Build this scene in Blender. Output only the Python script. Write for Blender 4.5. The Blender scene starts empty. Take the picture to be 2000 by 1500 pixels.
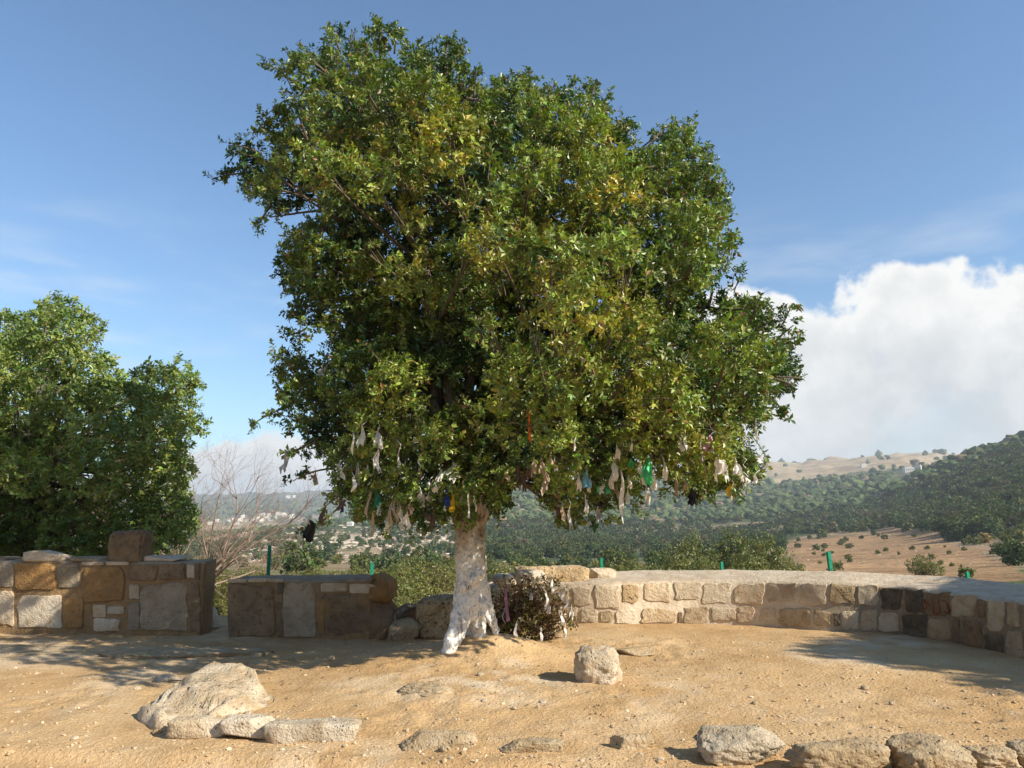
import bpy, bmesh, math, random
import numpy as np
from mathutils import Vector

# ------------------------------------------------------------------ camera, sky, sun, exposure
SC = bpy.context.scene
COL = SC.collection
F = 1450.0                       # focal length in photograph pixels (2000 wide)
HORIZON = 1010.0                 # photograph row of the horizon
PITCH = math.atan((HORIZON - 750.0) / F)
EYE = 1.6
cam_data = bpy.data.cameras.new('camera')
cam_data.sensor_width = 36.0
cam_data.lens = 36.0 * F / 2000.0
cam_data.clip_start = 0.05
cam_data.clip_end = 30000.0
cam = bpy.data.objects.new('camera', cam_data)
COL.objects.link(cam)
cam.location = (0, 0, EYE)
cam.rotation_euler = (math.pi / 2 + PITCH, 0, 0)
SC.camera = cam

SUN_AZ = math.radians(-29.0)     # measured from +X (right of picture), negative = towards the camera side
SUN_EL = math.radians(33.0)
SUN_DIR = Vector((math.cos(SUN_EL) * math.cos(SUN_AZ), math.cos(SUN_EL) * math.sin(SUN_AZ), math.sin(SUN_EL)))

SC.view_settings.view_transform = 'Standard'
SC.view_settings.look = 'None'
SC.view_settings.exposure = 0.80
SC.view_settings.gamma = 1.0
SC.view_settings.use_curve_mapping = False
SC.cycles.use_denoising = True
SC.cycles.max_bounces = 6
SC.cycles.transparent_max_bounces = 6
SC.cycles.volume_bounces = 0

sun_data = bpy.data.lights.new('sun', 'SUN')
sun_data.energy = 5.0
sun_data.angle = math.radians(0.53)
sun_data.color = (1.0, 0.93, 0.80)
sun = bpy.data.objects.new('sun', sun_data)
COL.objects.link(sun)
sun.location = (20, -10, 20)
sun.rotation_euler = SUN_DIR.to_track_quat('Z', 'Y').to_euler()


def ray(px, py):
    """world direction through a photograph pixel"""
    cx = (np.asarray(px, float) - 1000.0) / F
    cy = (750.0 - np.asarray(py, float)) / F
    c, s = math.cos(PITCH), math.sin(PITCH)
    return np.stack([cx + 0 * cy, c - s * cy + 0 * cx, s + c * cy + 0 * cx], -1)


def project(P):
    P = np.asarray(P, float)
    c, s = math.cos(PITCH), math.sin(PITCH)
    x, y, z = P[..., 0], P[..., 1], P[..., 2] - EYE
    d = y * c + z * s
    u = -y * s + z * c
    return 1000.0 + F * x / d, 750.0 - F * u / d


def elev_deg(px, py):
    d = ray(px, py)
    return math.degrees(math.atan2(d[2], math.hypot(d[0], d[1])))


def azim_deg(px, py):
    d = ray(px, py)
    return math.degrees(math.atan2(d[0], d[1]))


def build_world():
    w = bpy.data.worlds.new('World')
    SC.world = w
    w.use_nodes = True
    nt = w.node_tree
    nt.nodes.clear()
    N, L = nt.nodes.new, nt.links.new

    def math_node(op, a, b=None, c=None, clamp=False):
        n = N('ShaderNodeMath'); n.operation = op; n.use_clamp = clamp
        for i, v in enumerate((a, b, c)):
            if v is None:
                continue
            if isinstance(v, (int, float)):
                n.inputs[i].default_value = v
            else:
                L(v, n.inputs[i])
        return n.outputs[0]

    def maprange(v, a, b, c=0.0, d=1.0, smooth=True):
        n = N('ShaderNodeMapRange')
        n.interpolation_type = 'SMOOTHSTEP' if smooth else 'LINEAR'
        L(v, n.inputs[0])
        for i, x in zip((1, 2, 3, 4), (a, b, c, d)):
            n.inputs[i].default_value = x
        return n.outputs[0]

    out = N('ShaderNodeOutputWorld')
    bg = N('ShaderNodeBackground')
    bg.inputs['Strength'].default_value = 0.09
    sky = N('ShaderNodeTexSky')
    sky.sky_type = 'NISHITA'
    sky.sun_disc = False
    sky.sun_elevation = SUN_EL
    sky.sun_rotation = math.pi / 2 - SUN_AZ
    sky.altitude = 300.0
    sky.air_density = 1.15
    sky.dust_density = 0.15
    sky.ozone_density = 2.3

    tc = N('ShaderNodeTexCoord')
    sep = N('ShaderNodeSeparateXYZ')
    L(tc.outputs['Generated'], sep.inputs[0])
    az = math_node('ARCTAN2', sep.outputs[0], sep.outputs[1])
    az_d = math_node('MULTIPLY', az, 180.0 / math.pi)
    el = math_node('ARCSINE', sep.outputs[2])
    el_d = math_node('MULTIPLY', el, 180.0 / math.pi)

    # height of the cloud bank round the whole horizon, degrees
    tops = [(-300, 660), (0, 790), (250, 905), (390, 880), (440, 846), (500, 846), (560, 860), (640, 850), (760, 800), (1000, 740), (1250, 640), (1400, 570),
            (1470, 580), (1540, 592), (1620, 578), (1700, 548), (1800, 512), (1900, 512), (2000, 520)]
    pts = [(azim_deg(x, y), elev_deg(x, y)) for x, y in tops]
    pts = [(-180, 12), (-140, 17), (-100, 13), (-70, 16)] + pts + [(45, 19.5), (70, 17), (100, 13), (140, 16), (180, 12)]
    fc = N('ShaderNodeFloatCurve')
    cm = fc.mapping
    cv = cm.curves[0]
    while len(cv.points) > 2:
        cv.points.remove(cv.points[0])
    cv.points[0].location = ((pts[0][0] + 180) / 360.0, pts[0][1] / 30.0)
    cv.points[1].location = ((pts[-1][0] + 180) / 360.0, pts[-1][1] / 30.0)
    for a, e in pts[1:-1]:
        cv.points.new((a + 180) / 360.0, e / 30.0)
    cm.update()
    L(math_node('MULTIPLY_ADD', az_d, 1 / 360.0, 0.5), fc.inputs['Value'])
    top = math_node('MULTIPLY', fc.outputs[0], 30.0)

    def noise(scale, detail, rough, stretch=(1, 1, 1), off=0.0, dist=0.0):
        mp = N('ShaderNodeMapping')
        mp.inputs['Scale'].default_value = stretch
        mp.inputs['Location'].default_value = (off, off * 0.7, off * 1.3)
        L(tc.outputs['Generated'], mp.inputs['Vector'])
        n = N('ShaderNodeTexNoise')
        n.inputs['Scale'].default_value = scale
        n.inputs['Detail'].default_value = detail
        n.inputs['Roughness'].default_value = rough
        n.inputs['Distortion'].default_value = dist
        L(mp.outputs[0], n.inputs['Vector'])
        return n.outputs['Fac']

    n1 = noise(13.0, 7.0, 0.56)
    n2 = noise(5.0, 5.0, 0.55, off=3.1)
    n3 = noise(24.0, 6.0, 0.6, off=7.7)
    wob = math_node('MULTIPLY_ADD', n1, 9.0, -4.5)
    d = math_node('SUBTRACT', math_node('ADD', top, wob), el_d)     # degrees inside the cloud
    bank = maprange(d, -0.35, 0.9)
    # holes and thinning in the bank
    thin = maprange(n2, 0.30, 0.46, 0.72, 1.0)
    bank = math_node('MULTIPLY', bank, thin)
    # thin veils above the bank, all round
    veil_n = noise(4.0, 6.0, 0.55, stretch=(1, 1, 4.5), off=11.4)
    veil = maprange(veil_n, 0.48, 0.78)
    veil_h = math_node('MULTIPLY', maprange(el_d, 24.0, 15.0), maprange(el_d, 3.0, 9.0))
    veil = math_node('MULTIPLY', math_node('MULTIPLY', veil, veil_h), 0.38)
    mask = math_node('MAXIMUM', bank, veil)

    # cloud tone: bright billows, greyer body
    body = maprange(d, 0.5, 7.0)                                     # 0 rim .. 1 deep inside
    bill = maprange(n3, 0.36, 0.64)
    big = maprange(n2, 0.32, 0.66)
    tone = math_node('MULTIPLY_ADD', bill, 0.30, math_node('MULTIPLY_ADD', big, 0.45, 0.36))
    tone = math_node('SUBTRACT', tone, math_node('MULTIPLY', body, 0.30))
    tone = math_node('ADD', tone, maprange(d, 2.4, 0.2, 0.0, 0.30))
    cr = N('ShaderNodeValToRGB')
    cr.color_ramp.elements[0].position = 0.0
    cr.color_ramp.elements[0].color = (3.9, 4.1, 4.25, 1)
    cr.color_ramp.elements[1].position = 1.0
    cr.color_ramp.elements[1].color = (6.5, 6.45, 6.3, 1)
    L(math_node('MULTIPLY', tone, 1.0, clamp=True), cr.inputs[0])
    tint = N('ShaderNodeMix'); tint.data_type = 'RGBA'; tint.blend_type = 'MULTIPLY'
    tint.inputs[0].default_value = 1.0
    L(sky.outputs[0], tint.inputs[6])
    tint.inputs[7].default_value = (0.80, 0.98, 1.10, 1)
    mix = N('ShaderNodeMix'); mix.data_type = 'RGBA'
    L(mask, mix.inputs[0])
    L(tint.outputs[2], mix.inputs[6])
    L(cr.outputs[0], mix.inputs[7])
    L(mix.outputs[2], bg.inputs['Color'])
    L(bg.outputs[0], out.inputs['Surface'])


build_world()

# ------------------------------------------------------------------ numeric helpers
rng = np.random.default_rng(7)
random.seed(7)


def _hash(ix, iy, iz):
    h = (ix.astype(np.int64) * 374761393 + iy.astype(np.int64) * 668265263 + iz.astype(np.int64) * 2147483647) & 0xFFFFFFFF
    h = ((h ^ (h >> 13)) * 1274126177) & 0xFFFFFFFF
    h = ((h ^ (h >> 16)) * 2246822519) & 0xFFFFFFFF
    return ((h ^ (h >> 15)) & 0xFFFFFF) / float(0xFFFFFF)


def vnoise(x, y, z=0.0, seed=0):
    x, y, z = np.broadcast_arrays(np.asarray(x, float), np.asarray(y, float), np.asarray(z, float))
    ix, iy, iz = np.floor(x), np.floor(y), np.floor(z)
    fx, fy, fz = x - ix, y - iy, z - iz
    fx, fy, fz = [t * t * (3 - 2 * t) for t in (fx, fy, fz)]
    ix, iy, iz = ix.astype(np.int64) + seed * 131, iy.astype(np.int64), iz.astype(np.int64)
    r = 0
    for dx in (0, 1):
        for dy in (0, 1):
            for dz in (0, 1):
                w = (fx if dx else 1 - fx) * (fy if dy else 1 - fy) * (fz if dz else 1 - fz)
                r = r + w * _hash(ix + dx, iy + dy, iz + dz)
    return r * 2 - 1


def fbm(x, y, z=0.0, oct=4, seed=0, rough=0.5):
    a, f, r, t = 1.0, 1.0, 0.0, 0.0
    for i in range(oct):
        r = r + a * vnoise(np.asarray(x) * f, np.asarray(y) * f, np.asarray(z) * f, seed + i * 17)
        t += a
        a *= rough
        f *= 2.03
    return r / t


def smooth(x, a, b):
    t = np.clip((np.asarray(x, float) - a) / (b - a), 0, 1)
    return t * t * (3 - 2 * t)


# ------------------------------------------------------------------ scene helpers
def tag(o, label=None, cat=None, group=None, kind=None):
    if label:
        o['label'] = label
    if cat:
        o['category'] = cat
    if group:
        o['group'] = group
    if kind:
        o['kind'] = kind
    return o


def mesh_np(name, V, Fc, mats=(), cols=None, smooth_shade=False, mat_idx=None):
    """mesh from numpy verts and a list/array of faces (all the same size per array; several arrays allowed)"""
    me = bpy.data.meshes.new(name)
    V = np.asarray(V, np.float32)
    arrs = Fc if isinstance(Fc, (list, tuple)) and len(Fc) and isinstance(Fc[0], np.ndarray) and Fc[0].ndim == 2 else [np.asarray(Fc)]
    arrs = [np.asarray(a, np.int32) for a in arrs if len(a)]
    nl = sum(a.size for a in arrs)
    nf = sum(len(a) for a in arrs)
    me.vertices.add(len(V))
    me.vertices.foreach_set('co', V.ravel())
    me.loops.add(nl)
    me.polygons.add(nf)
    loops = np.concatenate([a.ravel() for a in arrs])
    tot = np.concatenate([np.full(len(a), a.shape[1], np.int32) for a in arrs])
    start = np.concatenate([[0], np.cumsum(tot)[:-1]]).astype(np.int32)
    me.loops.foreach_set('vertex_index', loops)
    me.polygons.foreach_set('loop_start', start)
    me.polygons.foreach_set('loop_total', tot)
    me.polygons.foreach_set('use_smooth', np.full(nf, bool(smooth_shade)))
    for m in mats:
        me.materials.append(m)
    if mat_idx is not None:
        me.polygons.foreach_set('material_index', np.asarray(mat_idx, np.int32))
    me.update(calc_edges=True)
    me.validate()
    if cols is not None:
        a = me.color_attributes.new('Col', 'FLOAT_COLOR', 'POINT')
        c = np.ones((len(V), 4), np.float32)
        c[:, :3] = cols
        a.data.foreach_set('color', c.ravel())
    return me


def link(name, me, parent=None, loc=None):
    o = bpy.data.objects.new(name, me)
    COL.objects.link(o)
    if parent is not None:
        o.parent = parent
    if loc is not None:
        o.location = loc
    return o


def empty(name, loc=(0, 0, 0), rz=0.0):
    o = bpy.data.objects.new(name, None)
    COL.objects.link(o)
    o.empty_display_size = 0.2
    o.location = loc
    o.rotation_euler = (0, 0, rz)
    return o


def ico(sub):
    bm = bmesh.new()
    bmesh.ops.create_icosphere(bm, subdivisions=sub, radius=1.0)
    bm.verts.ensure_lookup_table()
    V = np.array([v.co[:] for v in bm.verts])
    Fc = np.array([[v.index for v in f.verts] for f in bm.faces])
    bm.free()
    return V, Fc


ICO = {k: ico(k) for k in (1, 2, 3, 4, 5)}


class MB:
    """collects pieces (verts + faces of 3 or 4) into one mesh"""
    def __init__(self):
        self.V, self.T, self.Q, self.C, self.n = [], [], [], [], 0

    def add(self, V, Fc, col=None):
        V = np.asarray(V, float)
        Fc = np.asarray(Fc, int)
        if Fc.ndim == 2 and len(Fc):
            (self.T if Fc.shape[1] == 3 else self.Q).append(Fc + self.n)
        self.V.append(V)
        if col is not None:
            c = np.asarray(col, float)
            self.C.append(np.broadcast_to(c, (len(V), 3)) if c.ndim == 1 else c)
        self.n += len(V)

    def tube(self, P, R, sides=6, col=None, cap=True):
        P = np.asarray(P, float)
        R = np.broadcast_to(np.asarray(R, float), (len(P),))
        T = np.gradient(P, axis=0)
        T /= np.linalg.norm(T, axis=1, keepdims=True) + 1e-9
        ref = np.array([0.31, 0.22, 0.92]) if abs(T[0][2]) < 0.85 else np.array([1.0, 0.1, 0.05])
        A = np.cross(T, ref); A /= np.linalg.norm(A, axis=1, keepdims=True) + 1e-9
        B = np.cross(T, A)
        a = np.arange(sides) * 2 * math.pi / sides
        V = P[:, None] + R[:, None, None] * (np.cos(a)[None, :, None] * A[:, None] + np.sin(a)[None, :, None] * B[:, None])
        n = len(P)
        i = np.arange(n - 1)[:, None] * sides
        j = np.arange(sides)[None]
        k = (j + 1) % sides
        Q = np.stack([i + j, i + k, i + sides + k, i + sides + j], -1).reshape(-1, 4)
        V = V.reshape(-1, 3)
        if cap:
            V = np.vstack([V, P[0], P[-1]])
            c0, c1 = n * sides, n * sides + 1
            jj = np.arange(sides)
            T1 = np.stack([np.full(sides, c0), (jj + 1) % sides, jj], -1)
            T2 = np.stack([np.full(sides, c1), (n - 1) * sides + jj, (n - 1) * sides + (jj + 1) % sides], -1)
            self.T.append(np.vstack([T1, T2]) + self.n)
        self.add(V, Q, col)

    def box(self, c, s, rz=0.0, col=None, taper=1.0):
        x, y, z = [t / 2 for t in s]
        V = np.array([(-x, -y, -z), (x, -y, -z), (x, y, -z), (-x, y, -z), (-x * taper, -y * taper, z), (x * taper, -y * taper, z), (x * taper, y * taper, z), (-x * taper, y * taper, z)], float)
        ca, sa = math.cos(rz), math.sin(rz)
        V = np.stack([V[:, 0] * ca - V[:, 1] * sa, V[:, 0] * sa + V[:, 1] * ca, V[:, 2]], -1) + np.asarray(c, float)
        Q = [(0, 3, 2, 1), (4, 5, 6, 7), (0, 1, 5, 4), (1, 2, 6, 5), (2, 3, 7, 6), (3, 0, 4, 7)]
        self.add(V, Q, col)

    def mesh(self, name, mats=(), smooth_shade=False):
        arrs = []
        if self.T:
            arrs.append(np.vstack(self.T))
        if self.Q:
            arrs.append(np.vstack(self.Q))
        cols = np.vstack(self.C) if self.C and sum(len(c) for c in self.C) == self.n else None
        return mesh_np(name, np.vstack(self.V), arrs, mats, cols, smooth_shade)


# ------------------------------------------------------------------ materials
class NT:
    def __init__(self, name):
        self.m = bpy.data.materials.new(name)
        self.m.use_nodes = True
        self.nt = self.m.node_tree
        self.b = self.nt.nodes['Principled BSDF']
        self.out = self.nt.nodes['Material Output']
        self.b.inputs['Roughness'].default_value = 0.9
        self.b.inputs['Specular IOR Level'].default_value = 0.2

    def n(self, t):
        return self.nt.nodes.new(t)

    def l(self, a, b):
        self.nt.links.new(a, b)

    def pos(self, space='world'):
        if space == 'world':
            return self.n('ShaderNodeNewGeometry').outputs['Position']
        return self.n('ShaderNodeTexCoord').outputs['Object']

    def noise(self, scale, detail=4, rough=0.55, space='world', dist=0.0, stretch=None, off=0.0):
        v = self.pos(space)
        if stretch or off:
            mp = self.n('ShaderNodeMapping')
            mp.inputs['Scale'].default_value = stretch or (1, 1, 1)
            mp.inputs['Location'].default_value = (off, off * 1.7, off * 0.6)
            self.l(v, mp.inputs['Vector'])
            v = mp.outputs[0]
        x = self.n('ShaderNodeTexNoise')
        x.inputs['Scale'].default_value = scale
        x.inputs['Detail'].default_value = detail
        x.inputs['Roughness'].default_value = rough
        x.inputs['Distortion'].default_value = dist
        self.l(v, x.inputs['Vector'])
        return x.outputs['Fac']

    def voro(self, scale, space='world', feature='F1', rand=1.0):
        x = self.n('ShaderNodeTexVoronoi')
        x.feature = feature
        x.inputs['Scale'].default_value = scale
        x.inputs['Randomness'].default_value = rand
        self.l(self.pos(space), x.inputs['Vector'])
        return x.outputs['Distance']

    def mr(self, v, a, b, c=0.0, d=1.0):
        x = self.n('ShaderNodeMapRange')
        x.interpolation_type = 'SMOOTHSTEP'
        self.l(v, x.inputs[0])
        for i, k in zip((1, 2, 3, 4), (a, b, c, d)):
            x.inputs[i].default_value = k
        return x.outputs[0]

    def mth(self, op, a, b=0.0):
        x = self.n('ShaderNodeMath')
        x.operation = op
        for i, v in enumerate((a, b)):
            if isinstance(v, (int, float)):
                x.inputs[i].default_value = v
            else:
                self.l(v, x.inputs[i])
        return x.outputs[0]

    def mix(self, f, a, b, mode='MIX'):
        x = self.n('ShaderNodeMix')
        x.data_type = 'RGBA'
        x.blend_type = mode
        for i, v in ((0, f), (6, a), (7, b)):
            if isinstance(v, (int, float)):
                x.inputs[i].default_value = v
            elif isinstance(v, tuple):
                x.inputs[i].default_value = (*v[:3], 1)
            else:
                self.l(v, x.inputs[i])
        return x.outputs[2]

    def ramp(self, f, stops):
        x = self.n('ShaderNodeValToRGB')
        cr = x.color_ramp
        while len(cr.elements) < len(stops):
            cr.elements.new(0.5)
        for e, (p, c) in zip(cr.elements, stops):
            e.position = p
            e.color = (*c[:3], 1)
        self.l(f, x.inputs[0])
        return x.outputs[0]

    def attr(self, name='Col'):
        x = self.n('ShaderNodeAttribute')
        x.attribute_name = name
        return x.outputs['Color']

    def rand(self):
        return self.n('ShaderNodeObjectInfo').outputs['Random']

    def color(self, c):
        if isinstance(c, tuple):
            self.b.inputs['Base Color'].default_value = (*c[:3], 1)
        else:
            self.l(c, self.b.inputs['Base Color'])

    def bump(self, h, strength=0.5, dist=0.02, prev=None):
        x = self.n('ShaderNodeBump')
        x.inputs['Strength'].default_value = strength
        x.inputs['Distance'].default_value = dist
        self.l(h, x.inputs['Height'])
        if prev is not None:
            self.l(prev, x.inputs['Normal'])
        self.l(x.outputs[0], self.b.inputs['Normal'])
        return x.outputs[0]


def stone_mat(name, c1, c2, dark=(0.10, 0.075, 0.05), dark_amt=0.35, pit=0.5, scale=1.0, stain=0.45):
    m = NT(name)
    n1 = m.noise(3.2 * scale, 6, 0.6)
    n2 = m.noise(14 * scale, 6, 0.65, off=5.0)
    n3 = m.noise(60 * scale, 4, 0.6, off=9.0)
    base = m.mix(m.mr(n1, 0.34, 0.66), c1, c2)
    base = m.mix(m.mth('MULTIPLY', m.mr(n2, 0.52, 0.72), dark_amt), base, dark)
    base = m.mix(m.mth('MULTIPLY', m.mr(n3, 0.60, 0.74), stain), base, tuple(0.45 * k for k in c1))
    n4 = m.noise(7.5 * scale, 5, 0.6, off=13.0)
    base = m.mix(m.mth('MULTIPLY', m.mr(n4, 0.50, 0.66), 0.42), base, tuple(k * q for k, q in zip(c2, (0.80, 0.62, 0.42))))
    r = m.rand()
    base = m.mix(1.0, base, m.ramp(r, [(0, (0.86, 0.85, 0.82)), (0.5, (1, 1, 1)), (1, (1.08, 1.05, 1.0))]), 'MULTIPLY')
    m.color(base)
    v = m.voro(26 * scale)
    pits = m.mth('MULTIPLY', m.mr(v, 0.0, 0.35, -1.0, 0.0), m.mr(n2, 0.45, 0.6))
    h = m.mth('ADD', m.mth('MULTIPLY', n2, 0.9), m.mth('MULTIPLY', n3, 0.35))
    h = m.mth('ADD', h, m.mth('MULTIPLY', pits, pit))
    m.bump(h, 0.95, 0.05)
    return m.m


MAT = {}
MAT['stone_pale'] = stone_mat('stone_pale', (0.60, 0.50, 0.365), (0.49, 0.385, 0.265), dark_amt=0.25, pit=0.25)
MAT['stone_white'] = stone_mat('stone_white', (0.65, 0.55, 0.415), (0.55, 0.445, 0.315), dark_amt=0.10, pit=0.10, stain=0.15)
MAT['stone_ochre'] = stone_mat('stone_ochre', (0.40, 0.23, 0.085), (0.28, 0.165, 0.07), dark_amt=0.4, pit=0.7)
MAT['stone_buff'] = stone_mat('stone_buff', (0.53, 0.42, 0.28), (0.43, 0.32, 0.20), dark_amt=0.45, pit=0.7)
MAT['stone_brown'] = stone_mat('stone_brown', (0.29, 0.195, 0.11), (0.19, 0.135, 0.085), dark_amt=0.6, pit=0.7)
MAT['stone_grey'] = stone_mat('stone_grey', (0.39, 0.315, 0.22), (0.28, 0.22, 0.15), dark_amt=0.4, pit=0.4)
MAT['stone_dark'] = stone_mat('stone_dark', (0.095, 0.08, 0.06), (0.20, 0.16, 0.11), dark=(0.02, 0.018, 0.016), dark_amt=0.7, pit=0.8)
MAT['stone_pitted'] = stone_mat('stone_pitted', (0.52, 0.40, 0.25), (0.40, 0.29, 0.16), dark_amt=0.65, pit=2.2, scale=0.8)
MAT['rock'] = stone_mat('rock_limestone', (0.60, 0.51, 0.385), (0.46, 0.365, 0.245), dark=(0.22, 0.18, 0.12), dark_amt=0.45, pit=0.7)
MAT['rock_dull'] = stone_mat('rock_dull', (0.50, 0.39, 0.25), (0.40, 0.29, 0.165), dark=(0.17, 0.13, 0.085), dark_amt=0.6, pit=0.9)
MAT['mortar'] = stone_mat('mortar', (0.47, 0.36, 0.235), (0.37, 0.27, 0.165), dark_amt=0.25, pit=0.2)
MAT['mortar_pale'] = stone_mat('mortar_pale', (0.60, 0.50, 0.37), (0.50, 0.39, 0.27), dark_amt=0.22, pit=0.2)
MAT['mortar_brown'] = stone_mat('mortar_brown', (0.33, 0.215, 0.105), (0.25, 0.165, 0.085), dark_amt=0.35, pit=0.3)


def stain_shade_mortar():
    """pale mortar, darkened where the wall turns: black stain plus painted-in shade"""
    m = NT('mortar_stain_shade')
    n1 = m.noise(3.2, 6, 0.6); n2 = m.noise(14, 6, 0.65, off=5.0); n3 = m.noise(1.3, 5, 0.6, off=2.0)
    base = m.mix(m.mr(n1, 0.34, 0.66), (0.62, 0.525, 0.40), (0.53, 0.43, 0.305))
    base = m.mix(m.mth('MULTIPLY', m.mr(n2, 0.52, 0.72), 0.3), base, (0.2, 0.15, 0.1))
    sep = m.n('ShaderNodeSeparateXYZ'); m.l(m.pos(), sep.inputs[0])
    st = m.mr(m.mth('ADD', sep.outputs[0], m.mth('MULTIPLY', m.mth('SUBTRACT', n3, 0.5), 2.2)), 3.6, 5.4)  # black stain and painted shade of the turning end, growing along X
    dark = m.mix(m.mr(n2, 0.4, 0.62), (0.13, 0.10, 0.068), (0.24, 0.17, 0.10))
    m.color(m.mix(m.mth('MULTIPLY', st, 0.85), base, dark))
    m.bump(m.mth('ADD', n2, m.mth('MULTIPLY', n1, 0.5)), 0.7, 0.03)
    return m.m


MAT['mortar_stain_shade'] = stain_shade_mortar()


def soil_mat():
    m = NT('soil')
    a = m.noise(0.55, 5, 0.6)
    b = m.noise(2.6, 6, 0.62, off=3.3)
    c = m.noise(13, 6, 0.65, off=8.0)
    d = m.noise(70, 3, 0.6, off=1.0)
    base = m.ramp(a, [(0.30, (0.40, 0.245, 0.108)), (0.5, (0.49, 0.315, 0.152)), (0.72, (0.57, 0.40, 0.22))])
    base = m.mix(m.mth('MULTIPLY', m.mr(b, 0.50, 0.74), 0.55), base, (0.58, 0.43, 0.265))
    base = m.mix(m.mth('MULTIPLY', m.mr(b, 0.46, 0.28), 0.45), base, (0.315, 0.19, 0.085))
    base = m.mix(m.mth('MULTIPLY', m.mr(c, 0.55, 0.75), 0.30), base, (0.62, 0.50, 0.34))
    base = m.mix(m.mth('MULTIPLY', m.mr(d, 0.58, 0.72), 0.35), base, (0.25, 0.155, 0.08))
    e1 = m.noise(26, 5, 0.65, off=21.0)
    base = m.mix(m.mth('MULTIPLY', m.mr(e1, 0.56, 0.70), 0.22), base, (0.27, 0.165, 0.08))
    # pale bedrock where the vertex attribute says so
    base = m.mix(m.mth('MULTIPLY', m.attr('Col'), m.mr(b, 0.32, 0.58)), base, (0.60, 0.48, 0.33))
    m.color(base)
    h = m.mth('ADD', m.mth('MULTIPLY', c, 1.0), m.mth('MULTIPLY', d, 0.35))
    e2 = m.noise(30, 4, 0.65, off=17.0)
    h = m.mth('ADD', h, m.mth('MULTIPLY', m.mr(e2, 0.40, 0.62), 0.5))
    m.bump(h, 0.55, 0.026)
    m.b.inputs['Roughness'].default_value = 0.95
    m.b.inputs['Specular IOR Level'].default_value = 0.1
    return m.m


MAT['soil'] = soil_mat()


def attr_mat(name, rough=0.9, spec=0.15, noise_scale=None, amt=0.3):
    m = NT(name)
    c = m.attr('Col')
    if noise_scale:
        n = m.noise(noise_scale, 5, 0.6)
        c = m.mix(1.0, c, m.ramp(n, [(0.3, (1 - amt,) * 3), (0.7, (1 + amt,) * 3)]), 'MULTIPLY')
    m.color(c)
    m.b.inputs['Roughness'].default_value = rough
    m.b.inputs['Specular IOR Level'].default_value = spec
    return m.m


def terrain_mat():
    m = NT('hill_soil')
    c = m.attr('Col')
    n = m.noise(0.06, 5, 0.6)
    c = m.mix(1.0, c, m.ramp(n, [(0.3, (0.75,) * 3), (0.7, (1.25,) * 3)]), 'MULTIPLY')
    a = m.noise(0.45, 5, 0.65, off=31.0)
    b = m.noise(1.3, 4, 0.6, off=12.0)
    c = m.mix(m.mth('MULTIPLY', m.mr(a, 0.53, 0.64), 0.55), c, (0.13, 0.095, 0.055))      # low dry scrub
    c = m.mix(m.mth('MULTIPLY', m.mr(b, 0.60, 0.70), 0.55), c, (0.50, 0.42, 0.31))        # stones
    m.color(c)
    m.b.inputs['Roughness'].default_value = 0.95
    m.b.inputs['Specular IOR Level'].default_value = 0.05
    m.bump(m.mth('ADD', a, m.mth('MULTIPLY', b, 0.5)), 0.8, 0.8)
    return m.m


MAT['terrain'] = terrain_mat()


def leaf_mat(name, trans=0.20, rough=0.42, spec=0.5):
    m = NT(name)
    c = m.attr('Col')
    m.color(c)
    m.b.inputs['Roughness'].default_value = rough
    m.b.inputs['Specular IOR Level'].default_value = spec
    t = m.n('ShaderNodeBsdfTranslucent')
    m.l(m.mix(1.0, c, (1.2, 1.5, 0.6), 'MULTIPLY'), t.inputs['Color'])
    mx = m.n('ShaderNodeMixShader')
    mx.inputs[0].default_value = trans
    m.l(m.b.outputs[0], mx.inputs[1])
    m.l(t.outputs[0], mx.inputs[2])
    m.l(mx.outputs[0], m.out.inputs['Surface'])
    return m.m


MAT['leaf'] = leaf_mat('oak_leaf')
MAT['leaf_far'] = leaf_mat('oak_leaf_distant', 0.2, 0.6, 0.25)
MAT['leaf_dry'] = leaf_mat('dry_leaf', 0.15, 0.7, 0.2)
MAT['crown_far'] = attr_mat('hillside_foliage', 0.85, 0.15, 0.9, 0.35)


def bark_mat():
    m = NT('bark')
    a = m.noise(9, 6, 0.65, stretch=(1, 1, 0.35))
    b = m.noise(40, 4, 0.6, off=4.0)
    m.color(m.mix(m.mr(b, 0.4, 0.65), m.ramp(a, [(0.3, (0.07, 0.052, 0.038)), (0.7, (0.20, 0.155, 0.11))]), (0.11, 0.09, 0.065)))
    m.bump(m.mth('ADD', a, m.mth('MULTIPLY', b, 0.4)), 0.8, 0.03)
    return m.m


MAT['bark'] = bark_mat()


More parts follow.
